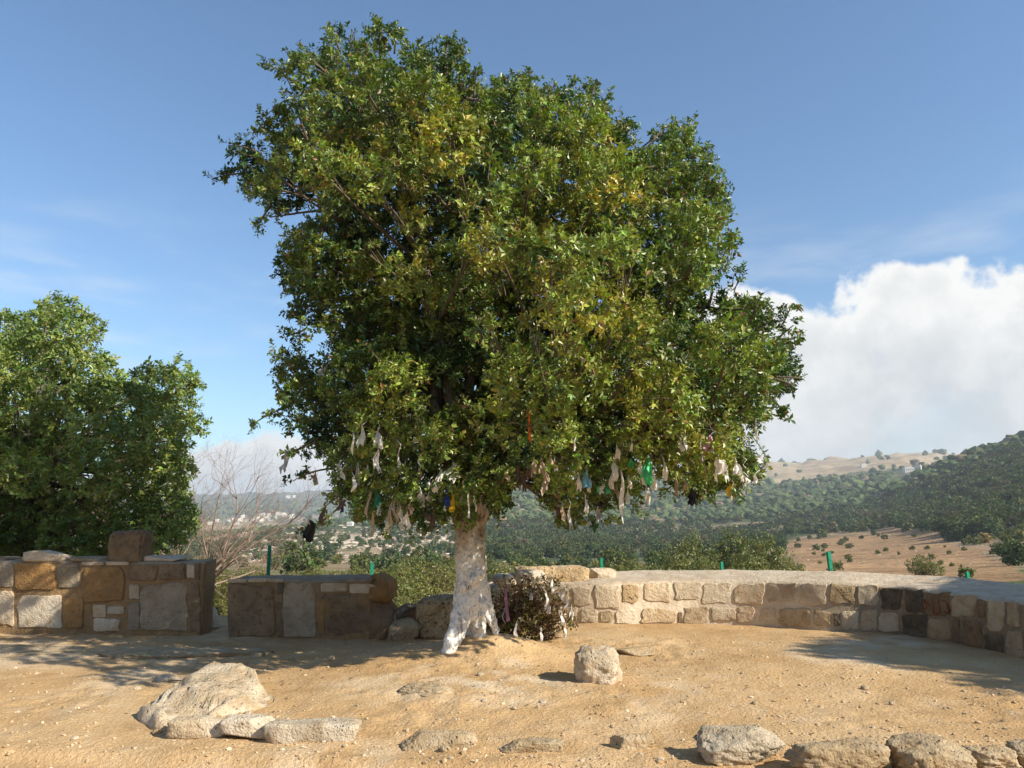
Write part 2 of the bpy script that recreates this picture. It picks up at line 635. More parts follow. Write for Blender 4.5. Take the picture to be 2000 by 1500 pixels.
def whitewash_mat():
    m = NT('whitewashed_bark')
    sep = m.n('ShaderNodeSeparateXYZ')
    m.l(m.pos(), sep.inputs[0])
    z = sep.outputs[2]
    a = m.noise(5, 6, 0.62, stretch=(1, 1, 0.7))
    b = m.noise(22, 5, 0.65, off=2.0)
    c = m.noise(55, 4, 0.6, off=6.0, stretch=(1, 1, 0.45))
    d = m.noise(10, 5, 0.6, off=9.0, stretch=(1, 1, 0.3))
    beige = m.mix(m.mr(b, 0.40, 0.65), (0.37, 0.29, 0.21), (0.28, 0.215, 0.15))
    white = m.mix(m.mr(b, 0.42, 0.66), (0.78, 0.755, 0.70), (0.60, 0.56, 0.49))
    # whitewash brushed on below about a metre, ragged upper edge, and again thin above
    h = m.mth('ADD', z, m.mth('MULTIPLY', m.mth('SUBTRACT', a, 0.5), 1.3))
    wf = m.mr(h, 1.65, 1.05)
    wf = m.mth('MAXIMUM', wf, m.mth('MULTIPLY', m.mr(a, 0.60, 0.68), 0.8))
    col = m.mix(wf, beige, white)
    col = m.mix(m.mth('MULTIPLY', m.mr(c, 0.57, 0.66), 0.85), col, (0.09, 0.07, 0.055))
    col = m.mix(m.mth('MULTIPLY', m.mr(d, 0.58, 0.66), 0.6), col, (0.15, 0.115, 0.085))
    m.color(col)
    m.bump(m.mth('ADD', m.mth('MULTIPLY', b, 0.8), m.mth('MULTIPLY', c, 0.5)), 0.8, 0.02)
    return m.m


MAT['whitewash'] = whitewash_mat()


def cloth_mat(name, c, rough=0.9, trans=0.25, dirt=0.45):
    m = NT(name)
    n = m.noise(28, 4, 0.6)
    n2 = m.noise(7, 4, 0.6, off=4.0)
    col = m.mix(m.mth('MULTIPLY', m.mr(n, 0.45, 0.7), dirt), c, tuple(0.55 * k for k in c))
    col = m.mix(m.mth('MULTIPLY', m.mr(n2, 0.5, 0.7), dirt * 0.7), col, (c[0] * 0.75, c[1] * 0.62, c[2] * 0.45))
    m.color(col)
    m.b.inputs['Roughness'].default_value = rough
    t = m.n('ShaderNodeBsdfTranslucent')
    m.l(col, t.inputs['Color'])
    mx = m.n('ShaderNodeMixShader')
    mx.inputs[0].default_value = trans
    m.l(m.b.outputs[0], mx.inputs[1])
    m.l(t.outputs[0], mx.inputs[2])
    m.l(mx.outputs[0], m.out.inputs['Surface'])
    return m.m


CLOTH = {
    'w': cloth_mat('cloth_white', (0.82, 0.78, 0.71), dirt=0.3),
    't': cloth_mat('cloth_tan', (0.47, 0.36, 0.25)),
    'd': cloth_mat('cloth_brown', (0.14, 0.10, 0.075)),
    'k': cloth_mat('cloth_black', (0.025, 0.025, 0.028), 0.6, 0.05),
    'g': cloth_mat('plastic_green', (0.10, 0.58, 0.24), 0.45, 0.3, 0.2),
    'e': cloth_mat('cloth_dark_green', (0.03, 0.22, 0.13), 0.7, 0.2, 0.2),
    'b': cloth_mat('plastic_blue', (0.22, 0.50, 0.66), 0.5, 0.3, 0.2),
    'n': cloth_mat('cloth_navy', (0.03, 0.05, 0.16), 0.8, 0.1, 0.2),
    'o': cloth_mat('ribbon_orange', (0.62, 0.13, 0.02), 0.7, 0.25, 0.2),
    'y': cloth_mat('cloth_yellow', (0.68, 0.43, 0.02), 0.7, 0.25, 0.2),
    'p': cloth_mat('cloth_pink', (0.62, 0.36, 0.42), 0.8, 0.25, 0.3),
    's': cloth_mat('cloth_grey', (0.42, 0.40, 0.39), 0.9, 0.2),
    'v': cloth_mat('cloth_mauve', (0.38, 0.20, 0.27), 0.9, 0.2, 0.3),
}


# ------------------------------------------------------------------ ground of the terrace
def kerb_y(x):
    """plan line where the terrace soil ends at the lower path in front"""
    return np.interp(x, [-9, -3.2, -2.2, -0.9, 0.3, 1.6, 3.2, 9], [5.75, 5.55, 5.42, 5.28, 5.12, 4.98, 4.82, 4.7])


def ground_z(x, y, fine=True):
    x = np.asarray(x, float); y = np.asarray(y, float)
    z = 0.15 * np.exp(-(((x + 0.55) / 1.0) ** 2 + ((y - 9.0) / 0.75) ** 2))
    z = z + 0.05 * np.exp(-(((x + 0.2) / 1.5) ** 2 + ((y - 7.3) / 1.0) ** 2))
    z = z + 0.15 * np.exp(-(((x + 0.12) / 0.55) ** 2 + ((y - 9.05) / 0.5) ** 2))
    z = z - 0.07 * (1 - smooth(y - kerb_y(x), -0.06, 0.10))
    near = 1 - smooth(np.hypot(x, y - 8), 14, 24)
    z = z + 0.035 * fbm(x * 0.7, y * 0.7, 0, 3, 5) * near
    if fine:
        z = z + 0.018 * fbm(x * 3.1, y * 3.1, 0, 4, 21, 0.55) * near
        lump = smooth(fbm(x * 1.1 + 4, y * 1.1, 0, 3, 33), 0.02, 0.30) * smooth(y, 5.2, 5.8)
        z = z + lump * 0.030 * fbm(x * 9, y * 9, 0, 3, 44) * near
        crust = np.exp(-(((x - 0.1) / 1.9) ** 2 + ((y - 7.1) / 1.7) ** 2)) + 0.5 * np.exp(-((y - kerb_y(x) - 0.25) / 0.25) ** 2)
        z = z + crust * (0.045 * np.abs(fbm(x * 4.5, y * 4.5, 0, 4, 47, 0.6)) - 0.01)
    # falls away outside the terrace
    z = z - 0.24 * np.clip(y - 12.9, 0, None) - 0.16 * np.clip(x - 8.4, 0, None)
    return z


def G(px, py):
    """point of the terrace ground seen at a pixel"""
    d = ray(px, py)
    t = EYE / -d[2]
    for _ in range(12):
        p = d * t
        t = (EYE - float(ground_z(p[0], p[1], False))) / -d[2]
    p = d * t
    return np.array([p[0], p[1], float(ground_z(p[0], p[1], False))])


def AT(px, py, Y):
    d = ray(px, py)
    t = Y / d[1]
    return np.array([d[0] * t, Y, EYE + d[2] * t])


def build_ground():
    xs = np.unique(np.concatenate([np.arange(-40, -9, 1.0), np.arange(-9, 9, 0.045), np.arange(9, 41, 1.0)]))
    ys = np.unique(np.concatenate([np.arange(-40, 3.6, 1.2), np.arange(3.6, 13, 0.045), np.arange(13, 24.5, 0.5)]))
    X, Y = np.meshgrid(xs, ys)
    Z = ground_z(X, Y)
    Z = Z - 0.5 * np.clip(np.maximum(np.abs(X) - 34, -Y - 34), 0, None)
    ny, nx = X.shape
    V = np.stack([X, Y, Z], -1).reshape(-1, 3)
    i = (np.arange(ny - 1)[:, None] * nx + np.arange(nx - 1)[None]).ravel()
    Q = np.stack([i, i + 1, i + nx + 1, i + nx], -1)
    rockm = np.exp(-(((X - 0.0) / 1.5) ** 2 + ((Y - 7.4) / 1.3) ** 2)) * smooth(fbm(X * 1.6, Y * 1.6, 0, 3, 61), -0.25, 0.2)
    rockm = np.maximum(rockm, np.exp(-(((X + 6.3) / 1.6) ** 2 + ((Y - 8.9) / 0.6) ** 2)))
    rockm = np.maximum(rockm, 0.6 * smooth(fbm(X * 0.8 + 9, Y * 0.8, 0, 3, 71), 0.15, 0.45))
    c = np.clip(rockm, 0, 1).reshape(-1, 1) * np.ones(3)
    me = mesh_np('ground', V, Q, [MAT['soil']], c, True)
    o = link('ground', me)
    tag(o, 'bare tan terrace soil scattered with pebbles', 'ground', kind='structure')


build_ground()

# ------------------------------------------------------------------ the hills: one sheet to the horizon
RK = np.array([12, 25, 60, 130, 250, 450, 700, 1000, 1500, 2200, 3200, 4500, 6500], float)
HILL = {   # photograph column: rows at which the ground lies for the distances RK
    -400: [1260, 1178, 1136, 1116, 1105, 1075, 1050, 1062, 1055, 1030, 1000, 962, 985],
    0:    [1260, 1178, 1136, 1116, 1105, 1075, 1050, 1062, 1055, 1030, 1000, 962, 985],
    420:  [1260, 1178, 1136, 1116, 1098, 1068, 1044, 1062, 1058, 1028, 992, 966, 985],
    560:  [1260, 1178, 1136, 1116, 1095, 1062, 1034, 1050, 1052, 1024, 986, 961, 985],
    720:  [1260, 1178, 1136, 1116, 1095, 1058, 1020, 1012, 1030, 1018, 985, 955, 985],
    880:  [1260, 1178, 1136, 1116, 1094, 1056, 1014, 985, 985, 1000, 980, 948, 980],
    1020: [1260, 1178, 1136, 1116, 1094, 1054, 1010, 975, 960, 985, 970, 941, 975],
    1180: [1260, 1178, 1136, 1116, 1094, 1054, 1012, 978, 955, 960, 960, 938, 970],
    1320: [1260, 1178, 1136, 1116, 1092, 1056, 1016, 984, 960, 925, 945, 940, 965],
    1480: [1260, 1178, 1136, 1116, 1086, 1046, 1006, 972, 942, 903, 925, 975, 1000],
    1580: [1260, 1178, 1136, 1114, 1080, 1040, 1000, 964, 930, 902, 920, 975, 1000],
    1700: [1260, 1178, 1136, 1110, 1074, 1030, 985, 948, 914, 889, 912, 975, 1000],
    1790: [1260, 1178, 1136, 1106, 1066, 1012, 950, 936, 908, 885, 910, 975, 1000],
    1870: [1260, 1178, 1136, 1102, 1058, 985, 908, 918, 905, 890, 910, 975, 1000],
    2000: [1260, 1178, 1136, 1096, 1044, 940, 863, 880, 890, 890, 905, 975, 1000],
    2200: [1260, 1178, 1136, 1090, 1030, 905, 820, 840, 860, 880, 900, 975, 1000],
}
_cols = sorted(HILL)
_az = np.array([math.radians(azim_deg(c, 1000)) for c in _cols])
_te = np.array([[math.tan(math.radians(elev_deg(c, r))) for r in HILL[c]] for c in _cols])   # (col, R)
AZ_FINE = np.radians(np.unique(np.concatenate([np.arange(-180, -52, 4.0), np.arange(-52, 52, 0.2), np.arange(52, 180.1, 4.0)])))
LR = np.linspace(math.log(12.0), math.log(6500.0), 250)


def _terrain_grid():
    g = np.zeros((len(AZ_FINE), len(LR)))
    tmp = np.stack([np.interp(AZ_FINE, _az, _te[:, k]) for k in range(len(RK))], 1)
    for a in range(len(AZ_FINE)):
        g[a] = np.interp(LR, np.log(RK), tmp[a])
    for _ in range(6):                                   # round the creases
        g[:, 1:-1] = 0.25 * g[:, :-2] + 0.5 * g[:, 1:-1] + 0.25 * g[:, 2:]
        g[1:-1] = 0.25 * g[:-2] + 0.5 * g[1:-1] + 0.25 * g[2:]
    R = np.exp(LR)[None]
    X = R * np.sin(AZ_FINE)[:, None]
    Y = R * np.cos(AZ_FINE)[:, None]
    Z = EYE + R * g
    lam = 0.35 * R ** 0.75 + 6
    Z = Z + 0.006 * R * smooth(R, 60, 400) * fbm(X / 90, Y / 90, 0, 4, 3) + 0.0022 * R * smooth(R, 40, 200) * fbm(X / 22, Y / 22, 0, 3, 8)
    return X, Y, Z


TX, TY, TZ = _terrain_grid()


def terrain_z(x, y):
    x = np.asarray(x, float); y = np.asarray(y, float)
    r = np.hypot(x, y); a = np.arctan2(x, y)
    ai = np.interp(a, AZ_FINE, np.arange(len(AZ_FINE)))
    ri = np.interp(np.log(np.maximum(r, 12.0)), LR, np.arange(len(LR)))
    a0 = np.clip(np.floor(ai).astype(int), 0, len(AZ_FINE) - 2); r0 = np.clip(np.floor(ri).astype(int), 0, len(LR) - 2)
    fa, fr = ai - a0, ri - r0
    return (TZ[a0, r0] * (1 - fa) * (1 - fr) + TZ[a0 + 1, r0] * fa * (1 - fr) + TZ[a0, r0 + 1] * (1 - fa) * fr + TZ[a0 + 1, r0 + 1] * fa * fr)


def hit(px, py, rmin=30.0):
    """hill point seen at a pixel"""
    d = ray(px, py)
    h = math.hypot(d[0], d[1])
    r = np.exp(np.linspace(math.log(rmin), math.log(6400), 1500))
    x, y, z = d[0] / h * r, d[1] / h * r, EYE + d[2] / h * r
    below = np.where(z < terrain_z(x, y))[0]
    k = below[0] if len(below) else len(r) - 1
    return np.array([x[k], y[k], float(terrain_z(x[k], y[k]))]), r[k]


def open_land(px, R):
    """0 = wooded, 1 = open ground (fields, pasture, rock)"""
    m = np.zeros(np.shape(px))
    red = smooth(px, 1470, 1590) * smooth(R, 50, 70) * (1 - smooth(R, 330, 430)) * (1 - smooth(px + (R - 200) * 0.75, 1830, 1960))
    m = np.maximum(m, red)
    fields = smooth(px, 1440, 1540) * smooth(R, 1250, 1500) * (1 - smooth(R, 2400, 2700)) * (1 - smooth(px, 1930, 2000))
    m = np.maximum(m, 0.95 * fields)
    rocky = np.exp(-(((px - 690) / 170) ** 2 + ((np.log(R) - math.log(430)) / 0.42) ** 2))
    m = np.maximum(m, 0.62 * rocky)
    tan = np.exp(-(((px - 430) / 70) ** 2 + ((np.log(R) - math.log(620)) / 0.12) ** 2))
    m = np.maximum(m, tan)
    quarry = np.exp(-(((px - 720) / 70) ** 2 + ((np.log(R) - math.log(760)) / 0.10) ** 2))
    m = np.maximum(m, quarry)
    village = np.exp(-(((px - 480) / 110) ** 2 + ((np.log(R) - math.log(2150)) / 0.22) ** 2))
    m = np.maximum(m, 0.85 * village)
    return np.clip(m, 0, 1)


def build_terrain():
    na, nr = TX.shape
    V = np.stack([TX, TY, TZ], -1).reshape(-1, 3)
    i = (np.arange(na - 1)[:, None] * nr + np.arange(nr - 1)[None]).ravel()
    Q = np.stack([i, i + 1, i + nr + 1, i + nr], -1)
    R = np.hypot(TX, TY)
    px = 1000 + F * np.tan(np.clip(np.arctan2(TX, TY), -1.2, 1.2)) / math.cos(PITCH)
    op = open_land(px, R)
    n1 = fbm(TX / 60, TY / 60, 0, 4, 12)
    n2 = fbm(TX / 14, TY / 14, 0, 3, 19)
    green = np.array([0.062, 0.085, 0.035]); tan = np.array([0.36, 0.25, 0.155]); red = np.array([0.30, 0.185, 0.095])
    pale = np.array([0.52, 0.43, 0.32]); olive = np.array([0.15, 0.135, 0.05])
    base = green[None, None] * np.ones(TX.shape + (1,))
    soil_amt = smooth(n1 + 0.5 * n2, -0.15, 0.2)[..., None] * 0.8
    base = base * (1 - soil_amt) + tan * soil_amt
    near = ((1 - smooth(R, 90, 260)) * (1 - smooth(px, 1420, 1540)))[..., None]
    base = base * (1 - near * 0.7) + olive * near * 0.7
    n5 = fbm(TX / 4.0, TY / 4.0, 0, 3, 87)[..., None]
    red = red * (1 + 0.3 * n5) 
    field = np.where((R > 1000)[..., None], np.array([0.40, 0.30, 0.175]) * (1 + 0.25 * n1[..., None]), red * (1 + 0.35 * n1[..., None]))
    rockz = (np.exp(-(((px - 690) / 200) ** 2 + ((np.log(R) - math.log(430)) / 0.5) ** 2)))[..., None]
    field = field * (1 - rockz) + pale * rockz
    left = (px < 900)[..., None] & (R < 1200)[..., None] & (rockz < 0.3)
    field = np.where(left, np.array([0.42, 0.29, 0.19]), field)
    lo = smooth(op + 0.35 * n2 * (op > 0.02), 0.35, 0.7)[..., None]
    base = base * (1 - lo) + field * lo
    far = smooth(R, 2600, 3600)[..., None]
    base = base * (1 - far * 0.7) + np.array([0.055, 0.08, 0.045]) * far * 0.7
    # striped ploughland on the ridge
    st = ((R > 1450) & (R < 2300) & (px > 1560) & (px < 1800))[..., None] * smooth(np.sin(R / 22.0 + px / 60), 0.1, 0.6)[..., None] * 0.5
    base = base * (1 - st) + np.array([0.20, 0.12, 0.075]) * st
    me = mesh_np('hills', V, Q, [MAT['terrain']], np.clip(base, 0.01, 0.9).reshape(-1, 3), True)
    o = link('hills', me)
    tag(o, 'wooded limestone hills and valley beyond the terrace', 'hills', kind='structure')


build_terrain()


# ------------------------------------------------------------------ stones and rocks
def rock_verts(sub, w, d, h, seed, blocky=2.6, amp=0.10, cuts=7, cut_lo=0.62, freq=2.2):
    V, Fc = ICO[sub]
    r = np.random.default_rng(seed)
    P = V.copy()
    e = blocky
    nrm = (np.abs(P) ** e).sum(1) ** (1 / e)
    P = P / nrm[:, None]
    for _ in range(cuts):
        n = r.normal(size=3); n /= np.linalg.norm(n)
        k = r.uniform(cut_lo, 0.95)
        s = P @ n - k
        P = P - np.clip(s, 0, None)[:, None] * n * 0.98
    o = r.uniform(0, 50, 3)
    a = fbm(P[:, 0] * freq + o[0], P[:, 1] * freq + o[1], P[:, 2] * freq + o[2], 5 if sub > 3 else 3, seed % 97, 0.6)
    rg = 1 - np.abs(fbm(P[:, 0] * 3.1 + o[1], P[:, 1] * 3.1 + o[2], P[:, 2] * 3.1 + o[0], 3, seed % 89, 0.55)) * 3.2
    P = P * (1 + amp * a - 0.35 * amp * np.clip(rg, 0, 1))[:, None]
    P -= (P.max(0) + P.min(0)) / 2
    P = P / (P.max(0) - P.min(0)) * np.array([w, d, h])
    P[:, 2] += h / 2
    return P, Fc


def block_verts(w, d, h, seed, amp=0.02, seg=22, pits=0.0):
    """squared stone with worn edges and rough faces"""
    V, Q, key = [], [], {}
    g = np.linspace(-1, 1, seg)
    for ax in range(3):
        for sgn in (-1, 1):
            ids = np.zeros((seg, seg), int)
            for i, a in enumerate(g):
                for j, b in enumerate(g):
                    p = [0, 0, 0]
                    p[ax] = sgn; p[(ax + 1) % 3] = a; p[(ax + 2) % 3] = b
                    k = tuple(round(t, 4) for t in p)
                    if k not in key:
                        key[k] = len(V); V.append(p)
                    ids[i, j] = key[k]
            for i in range(seg - 1):
                for j in range(seg - 1):
                    f = (ids[i, j], ids[i + 1, j], ids[i + 1, j + 1], ids[i, j + 1])
                    Q.append(f if sgn > 0 else f[::-1])
    V = np.array(V, float)
    N = V / ((np.abs(V) ** 8).sum(1) ** (1 / 8))[:, None]
    S = np.array([w, d, h]) / 2
    r = np.random.default_rng(seed)
    sh = 1 + r.uniform(-0.07, 0.07, (2, 3))
    P = N * S
    P[:, 0] *= 1 + 0.06 * r.uniform(-1, 1) * N[:, 2]
    P[:, 2] *= 1 + 0.10 * r.uniform(-1, 1) * N[:, 0]
    P[:, 1] *= 1 + 0.08 * r.uniform(-1, 1) * N[:, 0]
    o = r.uniform(0, 40, 3)
    n = fbm(P[:, 0] * 5 + o[0], P[:, 1] * 5 + o[1], P[:, 2] * 5 + o[2], 4, seed % 50, 0.6)
    U = N / np.linalg.norm(N, axis=1, keepdims=True)
    off = amp * n * 1.6
    e = np.sort(np.abs(N), axis=1)[:, 1]                       # near an edge
    off = off - amp * 1.2 * smooth(e, 0.82, 1.0) * (0.4 + np.abs(vnoise(P[:, 0] * 9, P[:, 1] * 9, P[:, 2] * 9, 3)) * 1.6)
    if pits:
        q = vnoise(P[:, 0] * 21 + o[1], P[:, 1] * 21, P[:, 2] * 14 + o[2], 7)
        off = off - pits * smooth(q, 0.15, 0.5) * smooth(P[:, 2], -0.15 * h, 0.15 * h)
    P = P + U * off[:, None]
    P[:, 2] += h / 2
    return P, np.array(Q)


def rock(name, label, cx, cy, w, d, h, seed, mat='rock', rz=0.0, group=None, sub=5, sink=0.12, cat='rock', z=None, tilt=(0, 0), parent=None, **kw):
    if 'block' in kw:
        P, Fc = block_verts(w, d, h * (1 + sink), seed, kw.get('block'), seg=kw.get('seg', 22), pits=kw.get('pits', 0.0))
    else:
        P, Fc = rock_verts(sub, w, d, h * (1 + sink), seed, **kw)
    me = mesh_np(name, P, Fc, [MAT[mat]], None, True)
    zz = float(ground_z(cx, cy, False)) if z is None else z
    o = link(name, me, parent, (cx, cy, zz - h * sink))
    o.rotation_euler = (tilt[0], tilt[1], rz)
    if parent is None:
        tag(o, label, cat, group)
    return o


def rock_px(name, label, x0, y0, x1, y1, depth, seed, **kw):
    """rock whose base front is at row y1, spanning columns x0..x1, top at row y0"""
    g = G((x0 + x1) / 2, y1)
    cy = g[1] + depth / 2
    w = (x1 - x0) / F * math.hypot(cy, 0) * 1.0
    cx = ((x0 + x1) / 2 - 1000) / F * cy
    top = AT((x0 + x1) / 2, y0, cy + depth * kw.pop('back', 0.15))
    h = max(0.03, top[2] - float(ground_z(cx, cy, False)))
    return rock(name, label, cx, cy, w, depth, h, seed, **kw)


def wall_stone_mesh(name, wall, x0, y0, x1, y1, mat, seed, proud=0.012, p=4.0, jit=0.05, n=20, rough=0.006, sz=1.03):
    """one roughly squared stone in a wall face, given as a pixel rectangle on that face"""
    r = np.random.default_rng(seed)
    cr = np.array([(-1, -1), (1, -1), (1, 1), (-1, 1)], float) * (1 + r.uniform(-0.13, 0.06, (4, 2)))
    cut = r.uniform(0.06, 0.30, 4)
    U = []
    m = n // 4
    for k in range(4):
        a, b = cr[k], cr[(k + 1) % 4]
        ta, tb = cut[k] * 0.5, 1 - cut[(k + 1) % 4] * 0.5
        for t in np.linspace(ta, tb, m):
            U.append(a + (b - a) * t)
    U = np.array(U)
    nrm = U / np.linalg.norm(U, axis=1, keepdims=True)
    U = U + nrm * (jit * r.normal(size=(n, 1))) * 0.7
    cx, cy = (x0 + x1) / 2, (y0 + y1) / 2
    hw, hh = (x1 - x0) / 2 * sz, (y1 - y0) / 2 * sz
    V = []
    for sc, off in ((1.0, -0.06), (1.0, proud * 0.1), (0.965, proud * 0.9), (0.92, proud), (0.55, proud + rough * 0.4)):
        pts = U * sc
        for q in pts:
            w, nn = wall(cx + q[0] * hw, cy + q[1] * hh)
            e = off if off < 0 else off + rough * r.normal() * (0.5 if sc < 0.95 else 0.15)
            V.append(w + nn * e)
    V = np.array(V)
    Q = []
    for k in range(4):
        for j in range(n):
            Q.append((k * n + j, k * n + (j + 1) % n, (k + 1) * n + (j + 1) % n, (k + 1) * n + j))
    w, nn = wall(cx, cy)
    V = np.vstack([V, w + nn * (proud + rough)])
    T = [(4 * n + j, 4 * n + (j + 1) % n, 5 * n) for j in range(n)]
    mid = V.mean(0)
    return mesh_np(name, V - mid, [np.array(Q), np.array(T)], [MAT[mat]], None, True), mid


class WallFace:
    """vertical wall face over a plan polyline; maps a pixel on the face to a point and the outward normal"""
    def __init__(self, plan_px):
        px = np.array([p[0] for p in plan_px], float)
        P = np.array([G(*p) for p in plan_px])[:, :2]
        t = np.linspace(0, len(px) - 1, 400)
        k = np.arange(len(px))
        Q = np.stack([np.interp(t, k, P[:, 0]), np.interp(t, k, P[:, 1])], -1)
        for _ in range(60):
            Q[1:-1] = 0.25 * Q[:-2] + 0.5 * Q[1:-1] + 0.25 * Q[2:]
        self.Q = Q
        self.az = np.arctan2(Q[:, 0], Q[:, 1])
        self.px = np.interp(t, k, px)

    def plan(self, x):
        return np.array([np.interp(x, self.px, self.Q[:, 0]), np.interp(x, self.px, self.Q[:, 1])])

    def __call__(self, x, y):
        d = ray(x, y)
        a = math.atan2(d[0], d[1])
        def at(q):
            return np.array([np.interp(q, self.az, self.Q[:, 0]), np.interp(q, self.az, self.Q[:, 1])])
        p = at(a)
        t = at(a + 0.006) - at(a - 0.006)
        n = np.array([t[1], -t[0]]); n /= np.linalg.norm(n) + 1e-9
        k = np.hypot(*p) / math.hypot(d[0], d[1])
        return np.array([p[0], p[1], EYE + d[2] * k]), np.array([n[0], n[1], 0.0])


def displaced(o, strength=0.03, size=0.3, mid=0.5, tex={}):
    key = (size,)
    if key not in tex:
        t = bpy.data.textures.new('wall_relief', 'CLOUDS')
        t.noise_scale = size
        t.noise_depth = 4
        tex[key] = t
    m = o.modifiers.new('relief', 'DISPLACE')
    m.texture = tex[key]
    m.texture_coords = 'GLOBAL'
    m.strength = strength
    m.mid_level = mid


def wall_core(name, plan, z_top_front, z_top_back, thick, mat, parent, top_mat=None, step=0.05, nv=10, nt=8, z_bot=-0.35):
    """solid wall body over a plan polyline (list of xy), front face vertical, top sloping to the back"""
    plan = np.asarray(plan, float)
    seg = np.hypot(*np.diff(plan, axis=0).T)
    s = np.concatenate([[0], np.cumsum(seg)])
    ss = np.linspace(0, s[-1], max(4, int(s[-1] / step)))
    P = np.stack([np.interp(ss, s, plan[:, 0]), np.interp(ss, s, plan[:, 1])], -1)
    T = np.gradient(P, axis=0); T /= np.linalg.norm(T, axis=1, keepdims=True)
    for _ in range(8):
        T[1:-1] = 0.25 * T[:-2] + 0.5 * T[1:-1] + 0.25 * T[2:]
    T /= np.linalg.norm(T, axis=1, keepdims=True)
    Nn = np.stack([T[:, 1], -T[:, 0]], -1)              # outward = towards the viewer side
    zf = np.interp(ss / s[-1], np.linspace(0, 1, len(np.atleast_1d(z_top_front))), np.atleast_1d(z_top_front))
    zb = np.interp(ss / s[-1], np.linspace(0, 1, len(np.atleast_1d(z_top_back))), np.atleast_1d(z_top_back))
    prof = []                                           # (offset inwards, height fn)
    rows = []
    for v in np.linspace(0, 1, nv):
        rows.append((np.zeros(len(ss)), z_bot + (zf - 0.03 - z_bot) * v))
    rows.append((np.full(len(ss), 0.035), zf))
    for v in np.linspace(0.15, 0.95, nt):
        rows.append((np.full(len(ss), thick * v), zf + (zb - zf) * v))
    rows.append((np.full(len(ss), thick), zb - 0.03))
    rows.append((np.full(len(ss), thick), np.full(len(ss), z_bot)))
    V = []
    for off, zz in rows:
        q = P - Nn * off[:, None]
        V.append(np.column_stack([q, zz]))
    V = np.array(V)                                     # (row, along, 3)
    n1 = fbm(V[..., 0] * 3, V[..., 1] * 3, V[..., 2] * 3, 4, 77)
    n2 = fbm(V[..., 0] * 9, V[..., 1] * 9, V[..., 2] * 9, 3, 55)
    V[:, :, 2] += np.where(V[:, :, 2] > z_bot + 0.01, 0.022 * n1 + 0.008 * n2, 0)
    V[:, :, :2] -= (0.009 * (n1 + 0.6) + 0.005 * (n2 + 0.6))[..., None] * Nn[None]
    nr, na = V.shape[:2]
    i = (np.arange(nr - 1)[:, None] * na + np.arange(na - 1)[None])
    Q = np.stack([i, i + 1, i + na + 1, i + na], -1).reshape(-1, 4)
    mi = np.repeat((np.arange(nr - 1) >= nv - 1).astype(int), na - 1)
    V = V.reshape(-1, 3)
    ends = []
    for a in (0, na - 1):
        loop = [r * na + a for r in range(nr)]
        c = len(V)
        V = np.vstack([V, V[loop].mean(0)])
        for k in range(nr - 1):
            t = (loop[k], loop[k + 1], c)
            ends.append(t if a == 0 else t[::-1])
        ends.append((loop[-1], loop[0], c) if a == 0 else (loop[0], loop[-1], c))
    ends = np.array(ends)
    mats = [MAT[mat], MAT[top_mat or mat]]
    me = mesh_np(name, V, [Q, ends], mats, None, True, np.concatenate([mi, np.zeros(len(ends), int)]))
    return link(name, me, parent)


def add_stones(wall, face, stones, seed0, proud=0.010, **kw):
    for k, st in enumerate(stones):
        x0, y0, x1, y1, mat = st[:5]
        pr = st[5] * 0.55 if len(st) > 5 else proud
        me, mid = wall_stone_mesh('stone', face, x0, y0, x1, y1, mat, seed0 + k, pr, **kw)
        link('stone', me, wall, mid)


PA, WH, OC, BR, GR, DK, BU = 'stone_pale', 'stone_white', 'stone_ochre', 'stone_brown', 'stone_grey', 'stone_dark', 'stone_buff'


def build_left_wall():
    face = WallFace([(-420, 1236), (0, 1238), (200, 1240), (390, 1242), (470, 1243)])
    w = empty('stone_wall', face.plan(150).tolist() + [0])
    tag(w, 'tall mortared stone wall in the tree shade with loose blocks on top', 'wall')
    inv = Vector(w.location)
    zt = face(200, 1097)[0][2]
    plan = [face.plan(x) for x in (-420, 0, 200, 392)]
    wall_core('mortar_core', plan, [zt, zt], [zt + 0.02, zt + 0.02], 0.36, 'mortar_brown', w, 'stone_grey')
    st = [(-60, 1098, -4, 1146, OC), (-130, 1098, -66, 1150, PA), (-60, 1152, -6, 1224, BR), (-150, 1155, -66, 1226, GR),
          (-2, 1099, 27, 1146, GR), (31, 1101, 111, 1153, OC, 0.035), (114, 1100, 155, 1150, GR), (164, 1108, 243, 1175, OC, 0.035),
          (160, 1097, 204, 1104, PA), (207, 1097, 250, 1104, PA), (251, 1103, 308, 1133, BR, 0.03), (311, 1101, 362, 1132, BR, 0.03), (365, 1103, 380, 1129, WH),
          (-2, 1153, 28, 1220, PA), (35, 1162, 121, 1226, WH, 0.02), (124, 1168, 164, 1228, OC, 0.03),
          (181, 1182, 206, 1206, PA), (210, 1184, 243, 1200, PA), (184, 1208, 233, 1233, PA),
          (253, 1141, 272, 1172, PA), (275, 1139, 367, 1233, GR, 0.02), (250, 1176, 272, 1232, GR), (371, 1134, 391, 1238, BR, 0.015), (382, 1099, 391, 1132, BR)]
    add_stones(w, face, st, 100)
    for c in w.children:
        c.location = Vector(c.location) - inv
    return face, zt


LF, LZT = build_left_wall()


def on_wall_block(name, label, x0, y0, x1, y1, face, ztop, seed, mat, depth=0.34, inset=0.22, group=None, **kw):
    p = face.plan((x0 + x1) / 2)
    d = p / np.linalg.norm(p)
    c = p + d * inset
    D = c[1]
    w = (x1 - x0) / F * D
    top = AT((x0 + x1) / 2, y0, D)
    cx = ((x0 + x1) / 2 - 1000) / F * D
    return rock(name, label, cx, D, w, depth, top[2] - ztop, seed, mat=mat, z=ztop, sink=0.12, group=group, cat='stone block', **kw)


